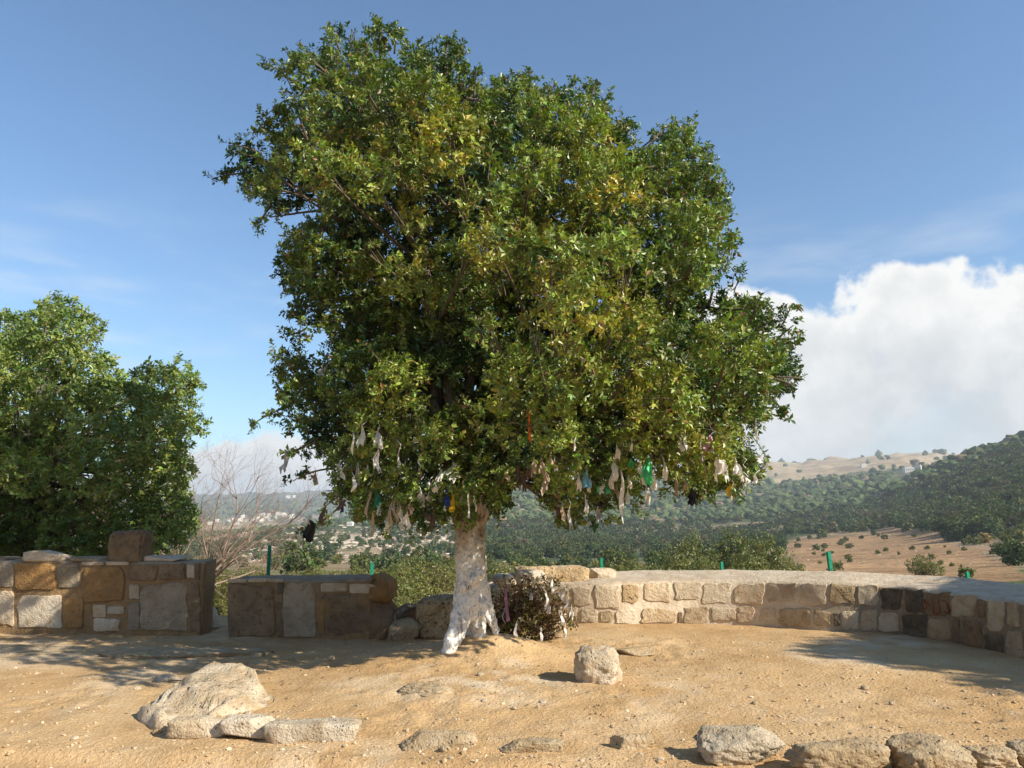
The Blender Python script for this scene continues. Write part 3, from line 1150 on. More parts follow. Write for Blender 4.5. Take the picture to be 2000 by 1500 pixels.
on_wall_block('stone_block', 'low grey stone slab lying on the tall shaded wall', 74, 1074, 162, 1097, LF, LZT, 31, PA, blocky=5, amp=0.07, cuts=4)
on_wall_block('stone_block', 'upright brown weathered block standing on the tall shaded wall', 238, 1036, 306, 1097, LF, LZT, 32, BR, block=0.03)
on_wall_block('stone_block', 'thin sunlit slab at the end of the tall shaded wall', 304, 1084, 386, 1096, LF, LZT, 33, WH, inset=0.26, blocky=5, amp=0.05, cuts=3)
on_wall_block('stone_block', 'flat dull slab between the two blocks on the tall wall', 166, 1086, 240, 1097, LF, LZT, 34, GR, inset=0.24, blocky=5, amp=0.05, cuts=3)
on_wall_block('stone_block', 'long flat slab on the tall wall left of the grey slab', -10, 1087, 58, 1097, LF, LZT, 35, GR, inset=0.3, blocky=5, amp=0.05, cuts=3)


def build_middle_wall():
    face = WallFace([(400, 1243), (446, 1244), (600, 1247), (770, 1253), (900, 1257)])
    w = empty('stone_wall', face.plan(600).tolist() + [0])
    tag(w, 'short squat stone wall beside the gap with a tall pale slab set in it', 'wall')
    inv = Vector(w.location)
    z0, z1 = face(450, 1134)[0][2], face(740, 1132)[0][2]
    wall_core('mortar_core', [face.plan(x) for x in (445, 520, 600, 660, 722)], [z0, z1], [z0 + 0.02, z1 + 0.02], 0.6, 'mortar_brown', w, 'stone_grey')
    st = [(446, 1140, 538, 1244, BR, 0.015), (542, 1137, 554, 1160, DK), (541, 1162, 552, 1243, BR, 0.01), (554, 1136, 618, 1244, GR, 0.03), (625, 1139, 680, 1156, PA, 0.02), (683, 1140, 731, 1160, PA, 0.02),
          (446, 1131, 481, 1138, PA), (485, 1130, 520, 1137, PA), (523, 1131, 552, 1137, PA), (622, 1160, 700, 1172, BR, 0.01), (622, 1176, 634, 1240, OC, 0.012)]
    add_stones(w, face, st, 200)
    # big rounded stones that end the wall
    p = face.plan(698)
    P, Fc = rock_verts(5, 0.95, 0.62, 0.64, 211, blocky=3.2, amp=0.09, cuts=5)
    a = link('end_boulder', mesh_np('end_boulder', P, Fc, [MAT['stone_brown']], None, True), w, (p[0] + 0.02, p[1] + 0.22, -0.06))
    P, Fc = rock_verts(5, 0.36, 0.62, 0.40, 212, blocky=3.4, amp=0.10, cuts=6)
    p = face.plan(738)
    b = link('end_boulder', mesh_np('end_boulder', P, Fc, [MAT['stone_ochre']], None, True), w, (p[0] + 0.0, p[1] + 0.28, 0.45))
    for c in w.children:
        c.location = Vector(c.location) - inv


build_middle_wall()


def build_right_wall():
    base = [(930, 1206), (1010, 1210), (1130, 1217), (1200, 1218), (1283, 1218), (1367, 1218), (1450, 1221), (1533, 1226), (1600, 1231), (1680, 1234), (1747, 1238), (1807, 1247), (1860, 1255), (1917, 1266), (2000, 1287)]
    face = WallFace(base)
    w = empty('stone_wall', face.plan(1400).tolist() + [0])
    tag(w, 'long low curved stone wall with plastered flat top round the terrace', 'wall')
    inv = Vector(w.location)
    tops = {930: 1147, 1010: 1144, 1130: 1140, 1200: 1138, 1283: 1136, 1367: 1135, 1450: 1135, 1533: 1137, 1600: 1138, 1680: 1139, 1747: 1146, 1807: 1151, 1860: 1159, 1917: 1167, 2000: 1176}
    xs = np.linspace(930, 2000, 40)
    plan = [face.plan(x) for x in xs]
    zf = [face(x, np.interp(x, list(tops), list(tops.values())))[0][2] for x in xs]
    # goes on towards the viewer outside the frame
    e = plan[-1]; d = plan[-1] - plan[-4]; d /= np.linalg.norm(d)
    ang = math.atan2(d[1], d[0])
    for k in range(1, 14):
        ang += math.radians(-1.2)
        e = e + 0.3 * np.array([math.cos(ang), math.sin(ang)])
        plan.append(e); zf.append(zf[-1])
    plan = np.array(plan)
    seg = np.concatenate([[0], np.cumsum(np.hypot(*np.diff(plan, axis=0).T))])
    uu = np.linspace(0, seg[-1], 60)
    zff = np.interp(uu, seg, zf)
    wall_core('mortar_core', plan, zff, zff + 0.10, 1.15, 'mortar_stain_shade', w, 'mortar_pale', nt=14)
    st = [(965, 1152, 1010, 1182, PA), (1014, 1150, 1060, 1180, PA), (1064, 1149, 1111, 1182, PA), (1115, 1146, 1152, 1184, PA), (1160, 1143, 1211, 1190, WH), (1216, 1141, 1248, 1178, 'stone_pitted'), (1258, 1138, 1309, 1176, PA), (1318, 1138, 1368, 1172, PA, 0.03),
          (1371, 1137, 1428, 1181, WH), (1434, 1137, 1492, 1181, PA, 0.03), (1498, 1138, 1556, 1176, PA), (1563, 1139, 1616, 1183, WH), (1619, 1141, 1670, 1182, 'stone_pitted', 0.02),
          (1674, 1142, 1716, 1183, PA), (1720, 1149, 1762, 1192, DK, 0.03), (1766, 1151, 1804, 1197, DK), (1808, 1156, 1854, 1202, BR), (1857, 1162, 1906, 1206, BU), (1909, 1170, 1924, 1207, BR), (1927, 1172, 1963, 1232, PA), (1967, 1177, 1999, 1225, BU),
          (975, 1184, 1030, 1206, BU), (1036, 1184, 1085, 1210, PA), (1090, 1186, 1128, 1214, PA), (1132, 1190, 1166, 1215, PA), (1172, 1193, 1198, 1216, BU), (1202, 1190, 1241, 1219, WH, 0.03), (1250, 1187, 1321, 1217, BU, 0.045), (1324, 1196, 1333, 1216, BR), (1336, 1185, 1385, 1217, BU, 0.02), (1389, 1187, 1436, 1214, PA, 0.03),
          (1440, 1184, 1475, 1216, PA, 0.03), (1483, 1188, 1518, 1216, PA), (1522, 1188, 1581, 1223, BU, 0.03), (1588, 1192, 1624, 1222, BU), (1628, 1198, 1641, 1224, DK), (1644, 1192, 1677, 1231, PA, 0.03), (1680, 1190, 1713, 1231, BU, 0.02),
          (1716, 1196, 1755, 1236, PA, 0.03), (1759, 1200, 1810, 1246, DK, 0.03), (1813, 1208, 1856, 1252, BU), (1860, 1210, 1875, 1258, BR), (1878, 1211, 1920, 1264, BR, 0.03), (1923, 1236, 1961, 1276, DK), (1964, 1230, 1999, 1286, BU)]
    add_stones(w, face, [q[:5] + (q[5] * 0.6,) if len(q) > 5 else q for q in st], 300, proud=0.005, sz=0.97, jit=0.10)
    # red paint scrawl
    g = MB()
    strokes = [[(1805, 1171), (1808, 1178), (1812, 1185), (1806, 1188), (1801, 1189)], [(1811, 1174), (1815, 1180), (1819, 1185)],
               [(1819, 1169), (1823, 1172), (1824, 1181), (1824, 1190), (1825, 1199), (1831, 1200), (1838, 1196)],
               [(1834, 1170), (1835, 1180), (1836, 1190), (1839, 1197)],
               [(1842, 1174), (1846, 1172.5), (1850, 1176), (1852, 1185), (1855, 1192), (1852, 1199), (1846, 1194)]]
    for s in strokes:
        P = [face(x, y) for x, y in s]
        pts = np.array([p + n * 0.014 for p, n in P])
        nn = np.array([n for p, n in P])
        t = np.gradient(pts, axis=0); t /= np.linalg.norm(t, axis=1, keepdims=True)
        side = np.cross(t, nn) * 0.007
        V = np.vstack([pts + side, pts - side, pts + side - nn * 0.03, pts - side - nn * 0.03])
        n = len(pts)
        for a, b in ((0, n), (2 * n, 0), (n, 3 * n)):
            g.add(V, [(a + i, a + i + 1, b + i + 1, b + i) for i in range(n - 1)])
    m = NT('red_paint'); m.color((0.22, 0.06, 0.03))
    gr = link('painted_scrawl', g.mesh('painted_scrawl', [m.m]), w)
    gr['label'] = 'faded red painted letters on the wall stone'
    for c in w.children:
        c.location = Vector(c.location) - inv
    return face


RF = build_right_wall()


def top_block(label, x0, y0, x1, y1, D, seed, mat, depth=0.4, **kw):
    b = AT((x0 + x1) / 2, y1, D); t = AT((x0 + x1) / 2, y0, D)
    return rock('stone_block', label, b[0], D, (x1 - x0) / F * D, depth, t[2] - b[2], seed, mat=mat, z=b[2], sink=0.12, cat='stone block', **kw)


top_block('long pale stone block with brown pitted face lying on the curved wall', 1008, 1106, 1146, 1134, 12.35, 41, 'stone_pitted', depth=0.55, block=0.03, rz=0.03)
top_block('low rounded pale stone right of the long block on the curved wall', 1148, 1109, 1202, 1132, 12.4, 42, 'rock', depth=0.45, blocky=4, amp=0.07, cuts=4)
top_block('pale flat stone left of the long block behind the dry bush', 960, 1120, 1012, 1146, 12.35, 43, 'rock', depth=0.6, blocky=4, amp=0.06, cuts=4)
top_block('smooth white stone half hidden behind the long block', 1010, 1112, 1068, 1140, 11.75, 44, 'stone_white', depth=0.35, blocky=4, amp=0.06, cuts=3)

# stones beside the trunk
rock_px('stone_block', 'honeycombed weathered limestone block left of the white trunk', 826, 1170, 915, 1245, 0.75, 51, mat='stone_pitted', block=0.03, seg=44, pits=0.05, cat='stone block', back=-0.5)
rock_px('stone_block', 'flat pale slab behind the honeycombed block', 800, 1150, 905, 1200, 0.9, 52, mat='rock', blocky=4, amp=0.06, cuts=4, cat='stone block')
rock_px('rock', 'broken pale rubble stone in the passage beside the end boulder', 762, 1205, 832, 1252, 0.5, 53, mat='rock_dull', blocky=2.6, amp=0.16)
rock_px('rock', 'upright thin pale stone leaning on the end boulder', 757, 1180, 782, 1250, 0.3, 54, mat='rock', blocky=3, amp=0.12)
rock_px('rock', 'brown shaded rock under the flat slab in the passage', 776, 1178, 832, 1222, 0.55, 55, mat='stone_brown', blocky=4, amp=0.1)
rock_px('rock', 'large pale sunlit outcrop behind the trunk', 836, 1118, 935, 1172, 1.3, 56, mat='rock', blocky=2.8, amp=0.12)
rock_px('rock', 'white sunlit stone standing in the gap between the walls', 390, 1180, 424, 1233, 0.4, 57, back=-0.2, mat='stone_white', blocky=3, amp=0.1)
rock_px('rock', 'thin white slab tilted in the gap between the walls', 398, 1186, 448, 1222, 0.25, 58, mat='stone_white', blocky=3, amp=0.1, tilt=(0, -0.18))
rock_px('rock', 'low soil-stained stone behind the gap', 416, 1218, 450, 1233, 0.4, 59, mat='rock_dull', blocky=3, amp=0.1)

# rocks in the foreground
rock_px('rock', 'standing rounded limestone boulder alone on the bare soil', 1114, 1256, 1208, 1338, 0.44, 78, sub=5, blocky=2.7, amp=0.16, cuts=6, cut_lo=0.78, sink=0.3)


def wedge_rock():
    """broad broken slab rising from the left, thin at the right tip"""
    out = [(268, 1402), (300, 1376), (338, 1352), (378, 1334), (440, 1323), (475, 1328), (505, 1352), (532, 1376), (505, 1388), (450, 1398), (420, 1404), (372, 1428), (310, 1434), (290, 1420)]
    P = np.array([G(*p)[:2] for p in out])
    c = P.mean(0)
    V, Fc = ICO[5]
    a = np.arctan2(V[:, 1], V[:, 0])
    pa = np.arctan2(P[:, 1] - c[1], P[:, 0] - c[0]); pr = np.hypot(P[:, 0] - c[0], P[:, 1] - c[1])
    o = np.argsort(pa)
    R = np.interp(a, np.concatenate([pa[o] - 2 * math.pi, pa[o], pa[o] + 2 * math.pi]), np.tile(pr[o], 3))
    h = np.hypot(V[:, 0], V[:, 1])
    hr = np.clip(h * 1.12, 0, 1)
    x = c[0] + np.cos(a) * R * hr; y = c[1] + np.sin(a) * R * hr
    prof = (1 - np.clip((hr - 0.88) / 0.12, 0, 1) ** 2.0)
    u = (x - P[:, 0].min()) / (P[:, 0].max() - P[:, 0].min())
    vv = (y - P[:, 1].min()) / (P[:, 1].max() - P[:, 1].min())
    hgt = np.minimum.reduce([0.085 + 0.075 * vv, 0.22 * (1 - u) + 0.012, 0.06 + 0.40 * u, 0.125 + 0 * u])
    hgt = hgt - 0.04 * (1 - smooth(vv + 0.25 * u + 0.05 * vnoise(x * 6, y * 6, 0, 4), 0.40, 0.44))
    z = np.where(V[:, 2] > 0, hgt * prof, -0.10)
    n = fbm(x * 5, y * 5, 0, 5, 91, 0.55)
    ridge = np.abs(fbm(x * 2.5 + 3, y * 2.5, 0, 3, 93))
    st = fbm(x * 1.6 + 8, y * 1.6, 0, 2, 95)
    step = 0.05 * (smooth(st, 0.02, 0.07) - 0.5) + 0.03 * (smooth(st, -0.22, -0.18) - 0.5)
    z = z + np.where(V[:, 2] > 0, (0.055 * n + 0.03 * fbm(x * 16, y * 22, 0, 3, 92) + step) * prof - 0.04 * (1 - smooth(ridge, 0.0, 0.06)) * prof, 0)
    z = z + float(ground_z(c[0], c[1], False))
    VV = np.stack([x - c[0], y - c[1], z], -1)
    ob = link('rock', mesh_np('rock', VV, Fc, [MAT['rock']], None, True), None, (c[0], c[1], 0))
    tag(ob, 'broad pale broken slab of bedrock sticking out of the soil', 'rock')


wedge_rock()
KG = 'kerb stones along the path'
rock_px('kerb_stone', 'pale kerb stone touching the broad broken slab', 372, 1404, 484, 1442, 0.20, 81, back=-0.35, blocky=5, amp=0.06, cuts=4, cut_lo=0.8, group=KG, cat='kerb stone')
rock_px('kerb_stone', 'kerb stone with split top, second from the broad slab', 468, 1402, 580, 1447, 0.20, 82, back=-0.35, blocky=5, amp=0.09, cuts=4, cut_lo=0.8, group=KG, cat='kerb stone')
rock_px('kerb_stone', 'long straight kerb stone, third from the broad slab', 556, 1414, 718, 1451, 0.22, 83, back=-0.35, mat='rock', block=0.022, group=KG, cat='kerb stone')
rock_px('kerb_stone', 'low soil coloured kerb stone between the long kerb stone and the pebbles', 796, 1424, 938, 1464, 0.20, 84, back=0.25, sink=0.8, mat='rock_dull', blocky=5, amp=0.10, cuts=4, cut_lo=0.8, group=KG, cat='kerb stone')
rock_px('kerb_stone', 'small rough kerb stone in the middle of the row', 1178, 1430, 1260, 1466, 0.16, 85, back=0.25, sink=0.8, mat='rock_dull', blocky=5, amp=0.14, cuts=4, cut_lo=0.8, group=KG, cat='kerb stone')
rock_px('kerb_stone', 'half buried crusty kerb stone beside the small rough one', 975, 1440, 1095, 1468, 0.16, 86, back=0.25, sink=0.8, mat='rock_dull', blocky=5, amp=0.14, cuts=4, cut_lo=0.8, group=KG, cat='kerb stone')
rock_px('kerb_stone', 'big flat topped kerb boulder with a dark hollow on its side', 1334, 1432, 1500, 1500, 0.34, 87, back=-0.35, mat='rock', blocky=5, amp=0.20, cuts=4, cut_lo=0.85, group=KG, cat='kerb stone', sub=5)
rock_px('kerb_stone', 'cracked lumpy kerb boulder beside the flat topped one', 1500, 1454, 1690, 1528, 0.34, 88, back=-0.35, mat='rock_dull', blocky=5, amp=0.20, cuts=4, cut_lo=0.85, group=KG, cat='kerb stone', sub=5)
rock_px('kerb_stone', 'pitted kerb boulder next to the cracked lumpy one', 1692, 1450, 1832, 1530, 0.34, 89, back=-0.35, mat='rock_dull', blocky=5, amp=0.20, cuts=4, cut_lo=0.85, group=KG, cat='kerb stone', sub=5)
rock_px('kerb_stone', 'rough kerb boulder past the pitted one, low and broken', 1826, 1466, 1916, 1526, 0.30, 90, back=-0.35, mat='rock_dull', blocky=5, amp=0.20, cuts=4, cut_lo=0.85, group=KG, cat='kerb stone', sub=5)
rock_px('kerb_stone', 'last rough kerb boulder of the row, under the curved wall end', 1912, 1462, 2040, 1530, 0.34, 91, back=-0.35, mat='rock_dull', blocky=5, amp=0.20, cuts=4, cut_lo=0.85, group=KG, cat='kerb stone', sub=5)
rock_px('rock', 'small stone perched behind the cracked kerb boulder', 1586, 1447, 1624, 1468, 0.12, 92, mat='rock_dull', blocky=3, amp=0.2)
rock_px('rock', 'small pale stone at the tip of the tree shadow above the slab', 342, 1317, 392, 1333, 0.16, 93, blocky=4, amp=0.1)
# paving slab in the shade and bedrock
rock_px('paving_slab', 'long flat pale slab lying in the tree shade before the gap', 226, 1262, 560, 1288, 0.7, 95, mat='rock_dull', blocky=2.6, amp=0.22, cuts=5, cat='slab', sink=1.2, back=0.3)
rock_px('paving_slab', 'flat sunlit slab of bedrock before the tall wall', -60, 1256, 215, 1284, 0.9, 96, mat='rock_dull', blocky=2.6, amp=0.22, cuts=5, cat='slab', sink=1.6, back=0.45)
rock_px('rock', 'flat low bedrock hump beside the standing boulder', 1185, 1262, 1265, 1282, 0.4, 97, mat='rock_dull', blocky=3, amp=0.1, sink=0.5)
rock_px('rock', 'low grey bedrock hump on the soil below the trunk', 790, 1330, 900, 1362, 0.5, 98, mat='rock_dull', blocky=2.6, amp=0.2, sink=1.2, back=0.35)


def build_stones():
    r = np.random.default_rng(5)
    protos = []
    for k in range(6):
        P, Fc = rock_verts(2, 1, r.uniform(0.7, 1.1), r.uniform(0.45, 0.7), 500 + k, blocky=2.6, amp=0.15, cuts=6)
        protos.append(mesh_np('small_stone', P, Fc, [MAT['rock' if k % 3 else 'rock_dull']], None, True))
    n = 0
    while n < 60:
        px, py = r.uniform(0, 2000), 1262 + 210 * r.uniform() ** 0.9
        if px < 260 and py < 1300:
            continue
        g = G(px, py)
        if g[1] < kerb_y(g[0]) + 0.1 and r.uniform() < 0.7:
            continue
        s = 0.025 + 0.06 * r.uniform() ** 2.2
        o = link('small_stone', protos[n % 6], None, (g[0], g[1], float(ground_z(g[0], g[1])) - 0.18 * s))
        o.scale = (s, s, s)
        o.rotation_euler = (r.uniform(-.2, .2), r.uniform(-.2, .2), r.uniform(0, 6.28))
        tag(o, 'small loose pale stone lying on the bare terrace soil', 'stone', 'loose stones on the soil')
        n += 1
    # gravel
    V0, F0 = ICO[1]
    N = 2000
    px = r.uniform(-50, 2050, N)
    py = 1225 + 280 * r.uniform(size=N) ** 0.8
    P = []
    for a, b in zip(px, py):
        d = ray(a, b); t = EYE / -d[2]
        P.append(d[:2] * t)
    P = np.array(P)
    dens = fbm(P[:, 0] * 0.9, P[:, 1] * 0.9, 0, 3, 83)
    kb = np.abs(P[:, 1] - kerb_y(P[:, 0]) - 0.12) < 0.3
    keep = (r.uniform(size=N) < 0.25 + 0.9 * smooth(dens, -0.1, 0.4)) | (kb & (r.uniform(size=N) < 0.85))
    path = P[:, 1] < kerb_y(P[:, 0]) - 0.05
    keep &= ~(path & (r.uniform(size=N) < 0.8))
    P = P[keep]
    # clusters
    extra = P[r.integers(0, len(P), 1500)] + r.normal(size=(1500, 2)) * 0.09
    P = np.vstack([P, extra])
    N = len(P)
    S = 0.005 + 0.013 * r.uniform(size=N) ** 3
    Z = ground_z(P[:, 0], P[:, 1])
    sc = np.stack([S * r.uniform(0.8, 1.4, N), S * r.uniform(0.8, 1.4, N), S * r.uniform(0.5, 0.9, N)], -1)
    j = 1 + 0.28 * r.normal(size=(N, len(V0), 1)).clip(-1.5, 1.5)
    V = V0[None] * sc[:, None] * j
    V[..., 0] += P[:, 0, None]; V[..., 1] += P[:, 1, None]; V[..., 2] += (Z + S * 0.15)[:, None]
    Fc = (F0[None] + (np.arange(N) * len(V0))[:, None, None]).reshape(-1, 3)
    t = r.uniform(size=(N, 1))
    t = t ** 2
    c = np.array([0.46, 0.31, 0.165]) * (1 - t) + np.array([0.62, 0.51, 0.36]) * t
    c = c * r.uniform(0.7, 1.1, (N, 1))
    me = mesh_np('gravel', V.reshape(-1, 3), Fc, [attr_mat('gravel_stone')], np.repeat(c, len(V0), 0), False)
    tag(link('gravel', me), 'fine loose gravel strewn over the terrace soil', 'gravel', kind='stuff')


build_stones()


# ------------------------------------------------------------------ foliage
def unit(v):
    return v / (np.linalg.norm(v, axis=-1, keepdims=True) + 1e-9)


def leaves_from_sprigs(pos, dirs, r, leaf=0.055, width=0.42, per=10, twig=0.12, spread=0.9):
    """clusters of folded leaves round little twigs: returns verts, faces, sprig index of every leaf"""
    n = len(pos)
    k = per
    base_i = np.repeat(np.arange(n), k)
    t = np.tile((np.arange(k) + 0.3) / k, n) + r.uniform(-0.05, 0.05, n * k)
    D = unit(dirs)[base_i]
    ref = unit(r.normal(size=(n, 3)))[base_i]
    A = unit(np.cross(D, ref)); B = np.cross(D, A)
    ph = np.tile(np.arange(k) * 2.4, n) + np.repeat(r.uniform(0, 6.28, n), k)
    side = np.cos(ph)[:, None] * A + np.sin(ph)[:, None] * B
    m = n * k
    ld = unit(D * r.uniform(0.15, 0.85, (m, 1)) + side * spread + r.normal(size=(m, 3)) * 0.25)
    p0 = pos[base_i] + D * (twig * t)[:, None] * r.uniform(0.8, 1.2, (m, 1))
    nr = unit(D + 0.5 * np.array([0, 0, 1.0]) + r.normal(size=(m, 3)) * 0.42)
    sd = unit(np.cross(ld, nr)); nr = np.cross(sd, ld)
    L = leaf * r.uniform(0.5, 1.35, (m, 1)) * r.uniform(0.8, 1.2, n)[base_i][:, None]
    W = L * width * r.uniform(0.85, 1.15, (m, 1))
    mid = p0 + ld * L * 0.5
    V = np.stack([p0, mid + sd * W * 0.5 + nr * W * 0.18, p0 + ld * L - nr * L * 0.08, mid - sd * W * 0.5 + nr * W * 0.18], 1)
    i = np.arange(m)[:, None] * 4
    T = np.stack([np.concatenate([i, i + 1, i + 2], 1), np.concatenate([i, i + 2, i + 3], 1)], 1).reshape(-1, 3)
    return V.reshape(-1, 3), T, base_i


def in_poly(px, py, poly):
    x, y = np.asarray(px), np.asarray(py)
    ins = np.zeros(x.shape, bool)
    n = len(poly)
    for i in range(n):
        x0, y0 = poly[i]; x1, y1 = poly[(i + 1) % n]
        c = ((y0 > y) != (y1 > y)) & (x < (x1 - x0) * (y - y0) / (y1 - y0 + 1e-9) + x0)
        ins ^= c
    return ins


def poly_dist(px, py, poly):
    x, y = np.asarray(px, float), np.asarray(py, float)
    best = np.full(x.shape, 1e9)
    n = len(poly)
    for i in range(n):
        a = np.array(poly[i], float); b = np.array(poly[(i + 1) % n], float)
        d = b - a
        t = np.clip(((x - a[0]) * d[0] + (y - a[1]) * d[1]) / (d @ d + 1e-9), 0, 1)
        best = np.minimum(best, np.hypot(x - a[0] - t * d[0], y - a[1] - t * d[1]))
    return best


def sprigs_on_lobes(C, Rr, r, dens=70, inner=0.55, squash=0.9, keep_dist=0.55):
    """sprig positions and directions over sphere clumps"""
    pos, dr, idx = [], [], []
    for k in range(len(C)):
        n = max(6, int(dens * (Rr[k] / 0.36) ** 2))
        d = unit(r.normal(size=(n, 3)))
        rad = Rr[k] * (inner + (1 - inner) * r.uniform(size=n) ** 0.5)
        lump = 1 + 0.22 * fbm(d[:, 0] * 2 + k, d[:, 1] * 2, d[:, 2] * 2, 2, k % 50)
        p = C[k] + d * (rad * lump)[:, None] * np.array([1, 1, squash])
        pos.append(p); dr.append(unit(d * 0.8 + np.array([0, 0, 0.30]) + r.normal(size=(n, 3)) * 0.5)); idx.append(np.full(n, k))
    pos, dr, idx = np.vstack(pos), np.vstack(dr), np.concatenate(idx)
    # drop those buried deep inside other clumps
    bury = np.zeros(len(pos), bool)
    for k in range(len(C)):
        m = idx != k
        bury |= m & (np.linalg.norm(pos - C[k], axis=1) < Rr[k] * keep_dist)
    return pos[~bury], dr[~bury], idx[~bury]


def curve_pts(a, b, bend, n=7):
    a, b = np.asarray(a, float), np.asarray(b, float)
    c = (a + b) / 2 + np.asarray(bend, float)
    t = np.linspace(0, 1, n)[:, None]
    return (1 - t) ** 2 * a + 2 * t * (1 - t) * c + t ** 2 * b


def leaf_colors(n_leaf, sprig_gold, sprig_tone, base_i, r, green=(0.030, 0.074, 0.020), lime=(0.236, 0.292, 0.052), gold=(0.48, 0.385, 0.042)):
    g = sprig_gold[base_i][:, None]; t = sprig_tone[base_i][:, None]
    c = np.array(green) * (1 - t) + np.array(lime) * t
    c = c * (1 - g) + np.array(gold) * g
    c = c * r.uniform(0.7, 1.3, (n_leaf, 1)) * (1 + 0.12 * r.normal(size=(n_leaf, 3)))
    return np.clip(c, 0.008, 0.8)


# ---- the great oak
TREE_Y = 8.95
OAK = [(650, 60), (700, 70), (745, 52), (800, 85), (880, 75), (905, 100), (915, 165), (945, 190), (975, 150), (1005, 132), (1050, 160), (1075, 190), (1110, 185), (1160, 170), (1188, 190),
       (1185, 250), (1215, 255), (1265, 275), (1325, 240), (1375, 275), (1395, 340), (1412, 400), (1425, 430), (1430, 480), (1425, 520), (1405, 565), (1445, 590), (1500, 600), (1530, 620), (1555, 660), (1545, 730), (1535, 800), (1500, 810),
       (1475, 860), (1465, 935), (1400, 950), (1350, 970), (1310, 925), (1260, 930), (1230, 960), (1180, 985), (1130, 1010), (1085, 1000), (1065, 945), (1030, 925), (990, 925), (975, 985), (925, 1005), (890, 995),
       (850, 995), (800, 1015), (760, 1025), (715, 1010), (690, 975), (655, 930), (640, 890), (580, 870), (560, 830), (545, 770), (545, 715), (590, 690), (585, 640), (565, 570), (555, 520), (570, 460), (545, 420), (500, 395), (470, 340), (460, 295), (500, 265), (545, 215), (555, 170), (580, 115), (625, 105)]
DARK = [(640, 640, 90), (600, 700, 60), (640, 480, 60), (760, 640, 60), (900, 660, 50), (1000, 560, 40), (1130, 430, 45), (1230, 560, 45), (640, 560, 85), (720, 450, 60), (860, 560, 55), (960, 640, 50), (1020, 850, 50), (900, 770, 55), (860, 420, 45), (1040, 410, 40), (690, 620, 70), (620, 800, 60), (820, 660, 50), (1270, 520, 45), (1310, 600, 40), (1190, 800, 35), (940, 900, 45), (1060, 690, 35), (600, 440, 40), (1330, 900, 35)]
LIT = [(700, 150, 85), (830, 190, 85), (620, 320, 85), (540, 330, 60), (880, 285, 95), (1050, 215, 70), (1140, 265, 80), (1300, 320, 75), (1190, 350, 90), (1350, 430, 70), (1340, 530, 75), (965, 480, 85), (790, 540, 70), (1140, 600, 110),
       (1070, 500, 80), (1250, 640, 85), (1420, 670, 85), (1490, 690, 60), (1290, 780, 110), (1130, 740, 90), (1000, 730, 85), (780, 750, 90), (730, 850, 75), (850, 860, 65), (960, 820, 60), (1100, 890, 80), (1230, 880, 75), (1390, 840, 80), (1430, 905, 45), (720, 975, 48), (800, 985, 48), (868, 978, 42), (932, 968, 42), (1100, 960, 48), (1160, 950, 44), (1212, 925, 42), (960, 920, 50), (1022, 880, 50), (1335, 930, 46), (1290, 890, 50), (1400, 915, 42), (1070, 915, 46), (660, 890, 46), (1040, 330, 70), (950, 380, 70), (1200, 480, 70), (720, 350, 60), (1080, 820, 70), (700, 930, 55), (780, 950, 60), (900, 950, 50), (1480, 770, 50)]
GOLD = [(720, 290, 60, .6), (860, 265, 80, .7), (640, 340, 80, .35), (1190, 340, 80, 1.0), (1240, 370, 60, .9), (960, 480, 70, .5), (1120, 590, 120, .7), (1190, 600, 60, .8), (1230, 690, 90, .6), (790, 530, 70, .6), (790, 390, 60, .6), (1290, 780, 120, .45), (1060, 440, 60, .6), (760, 800, 60, .3), (900, 850, 50, .35), (1370, 860, 90, .4), (980, 800, 60, .35)]


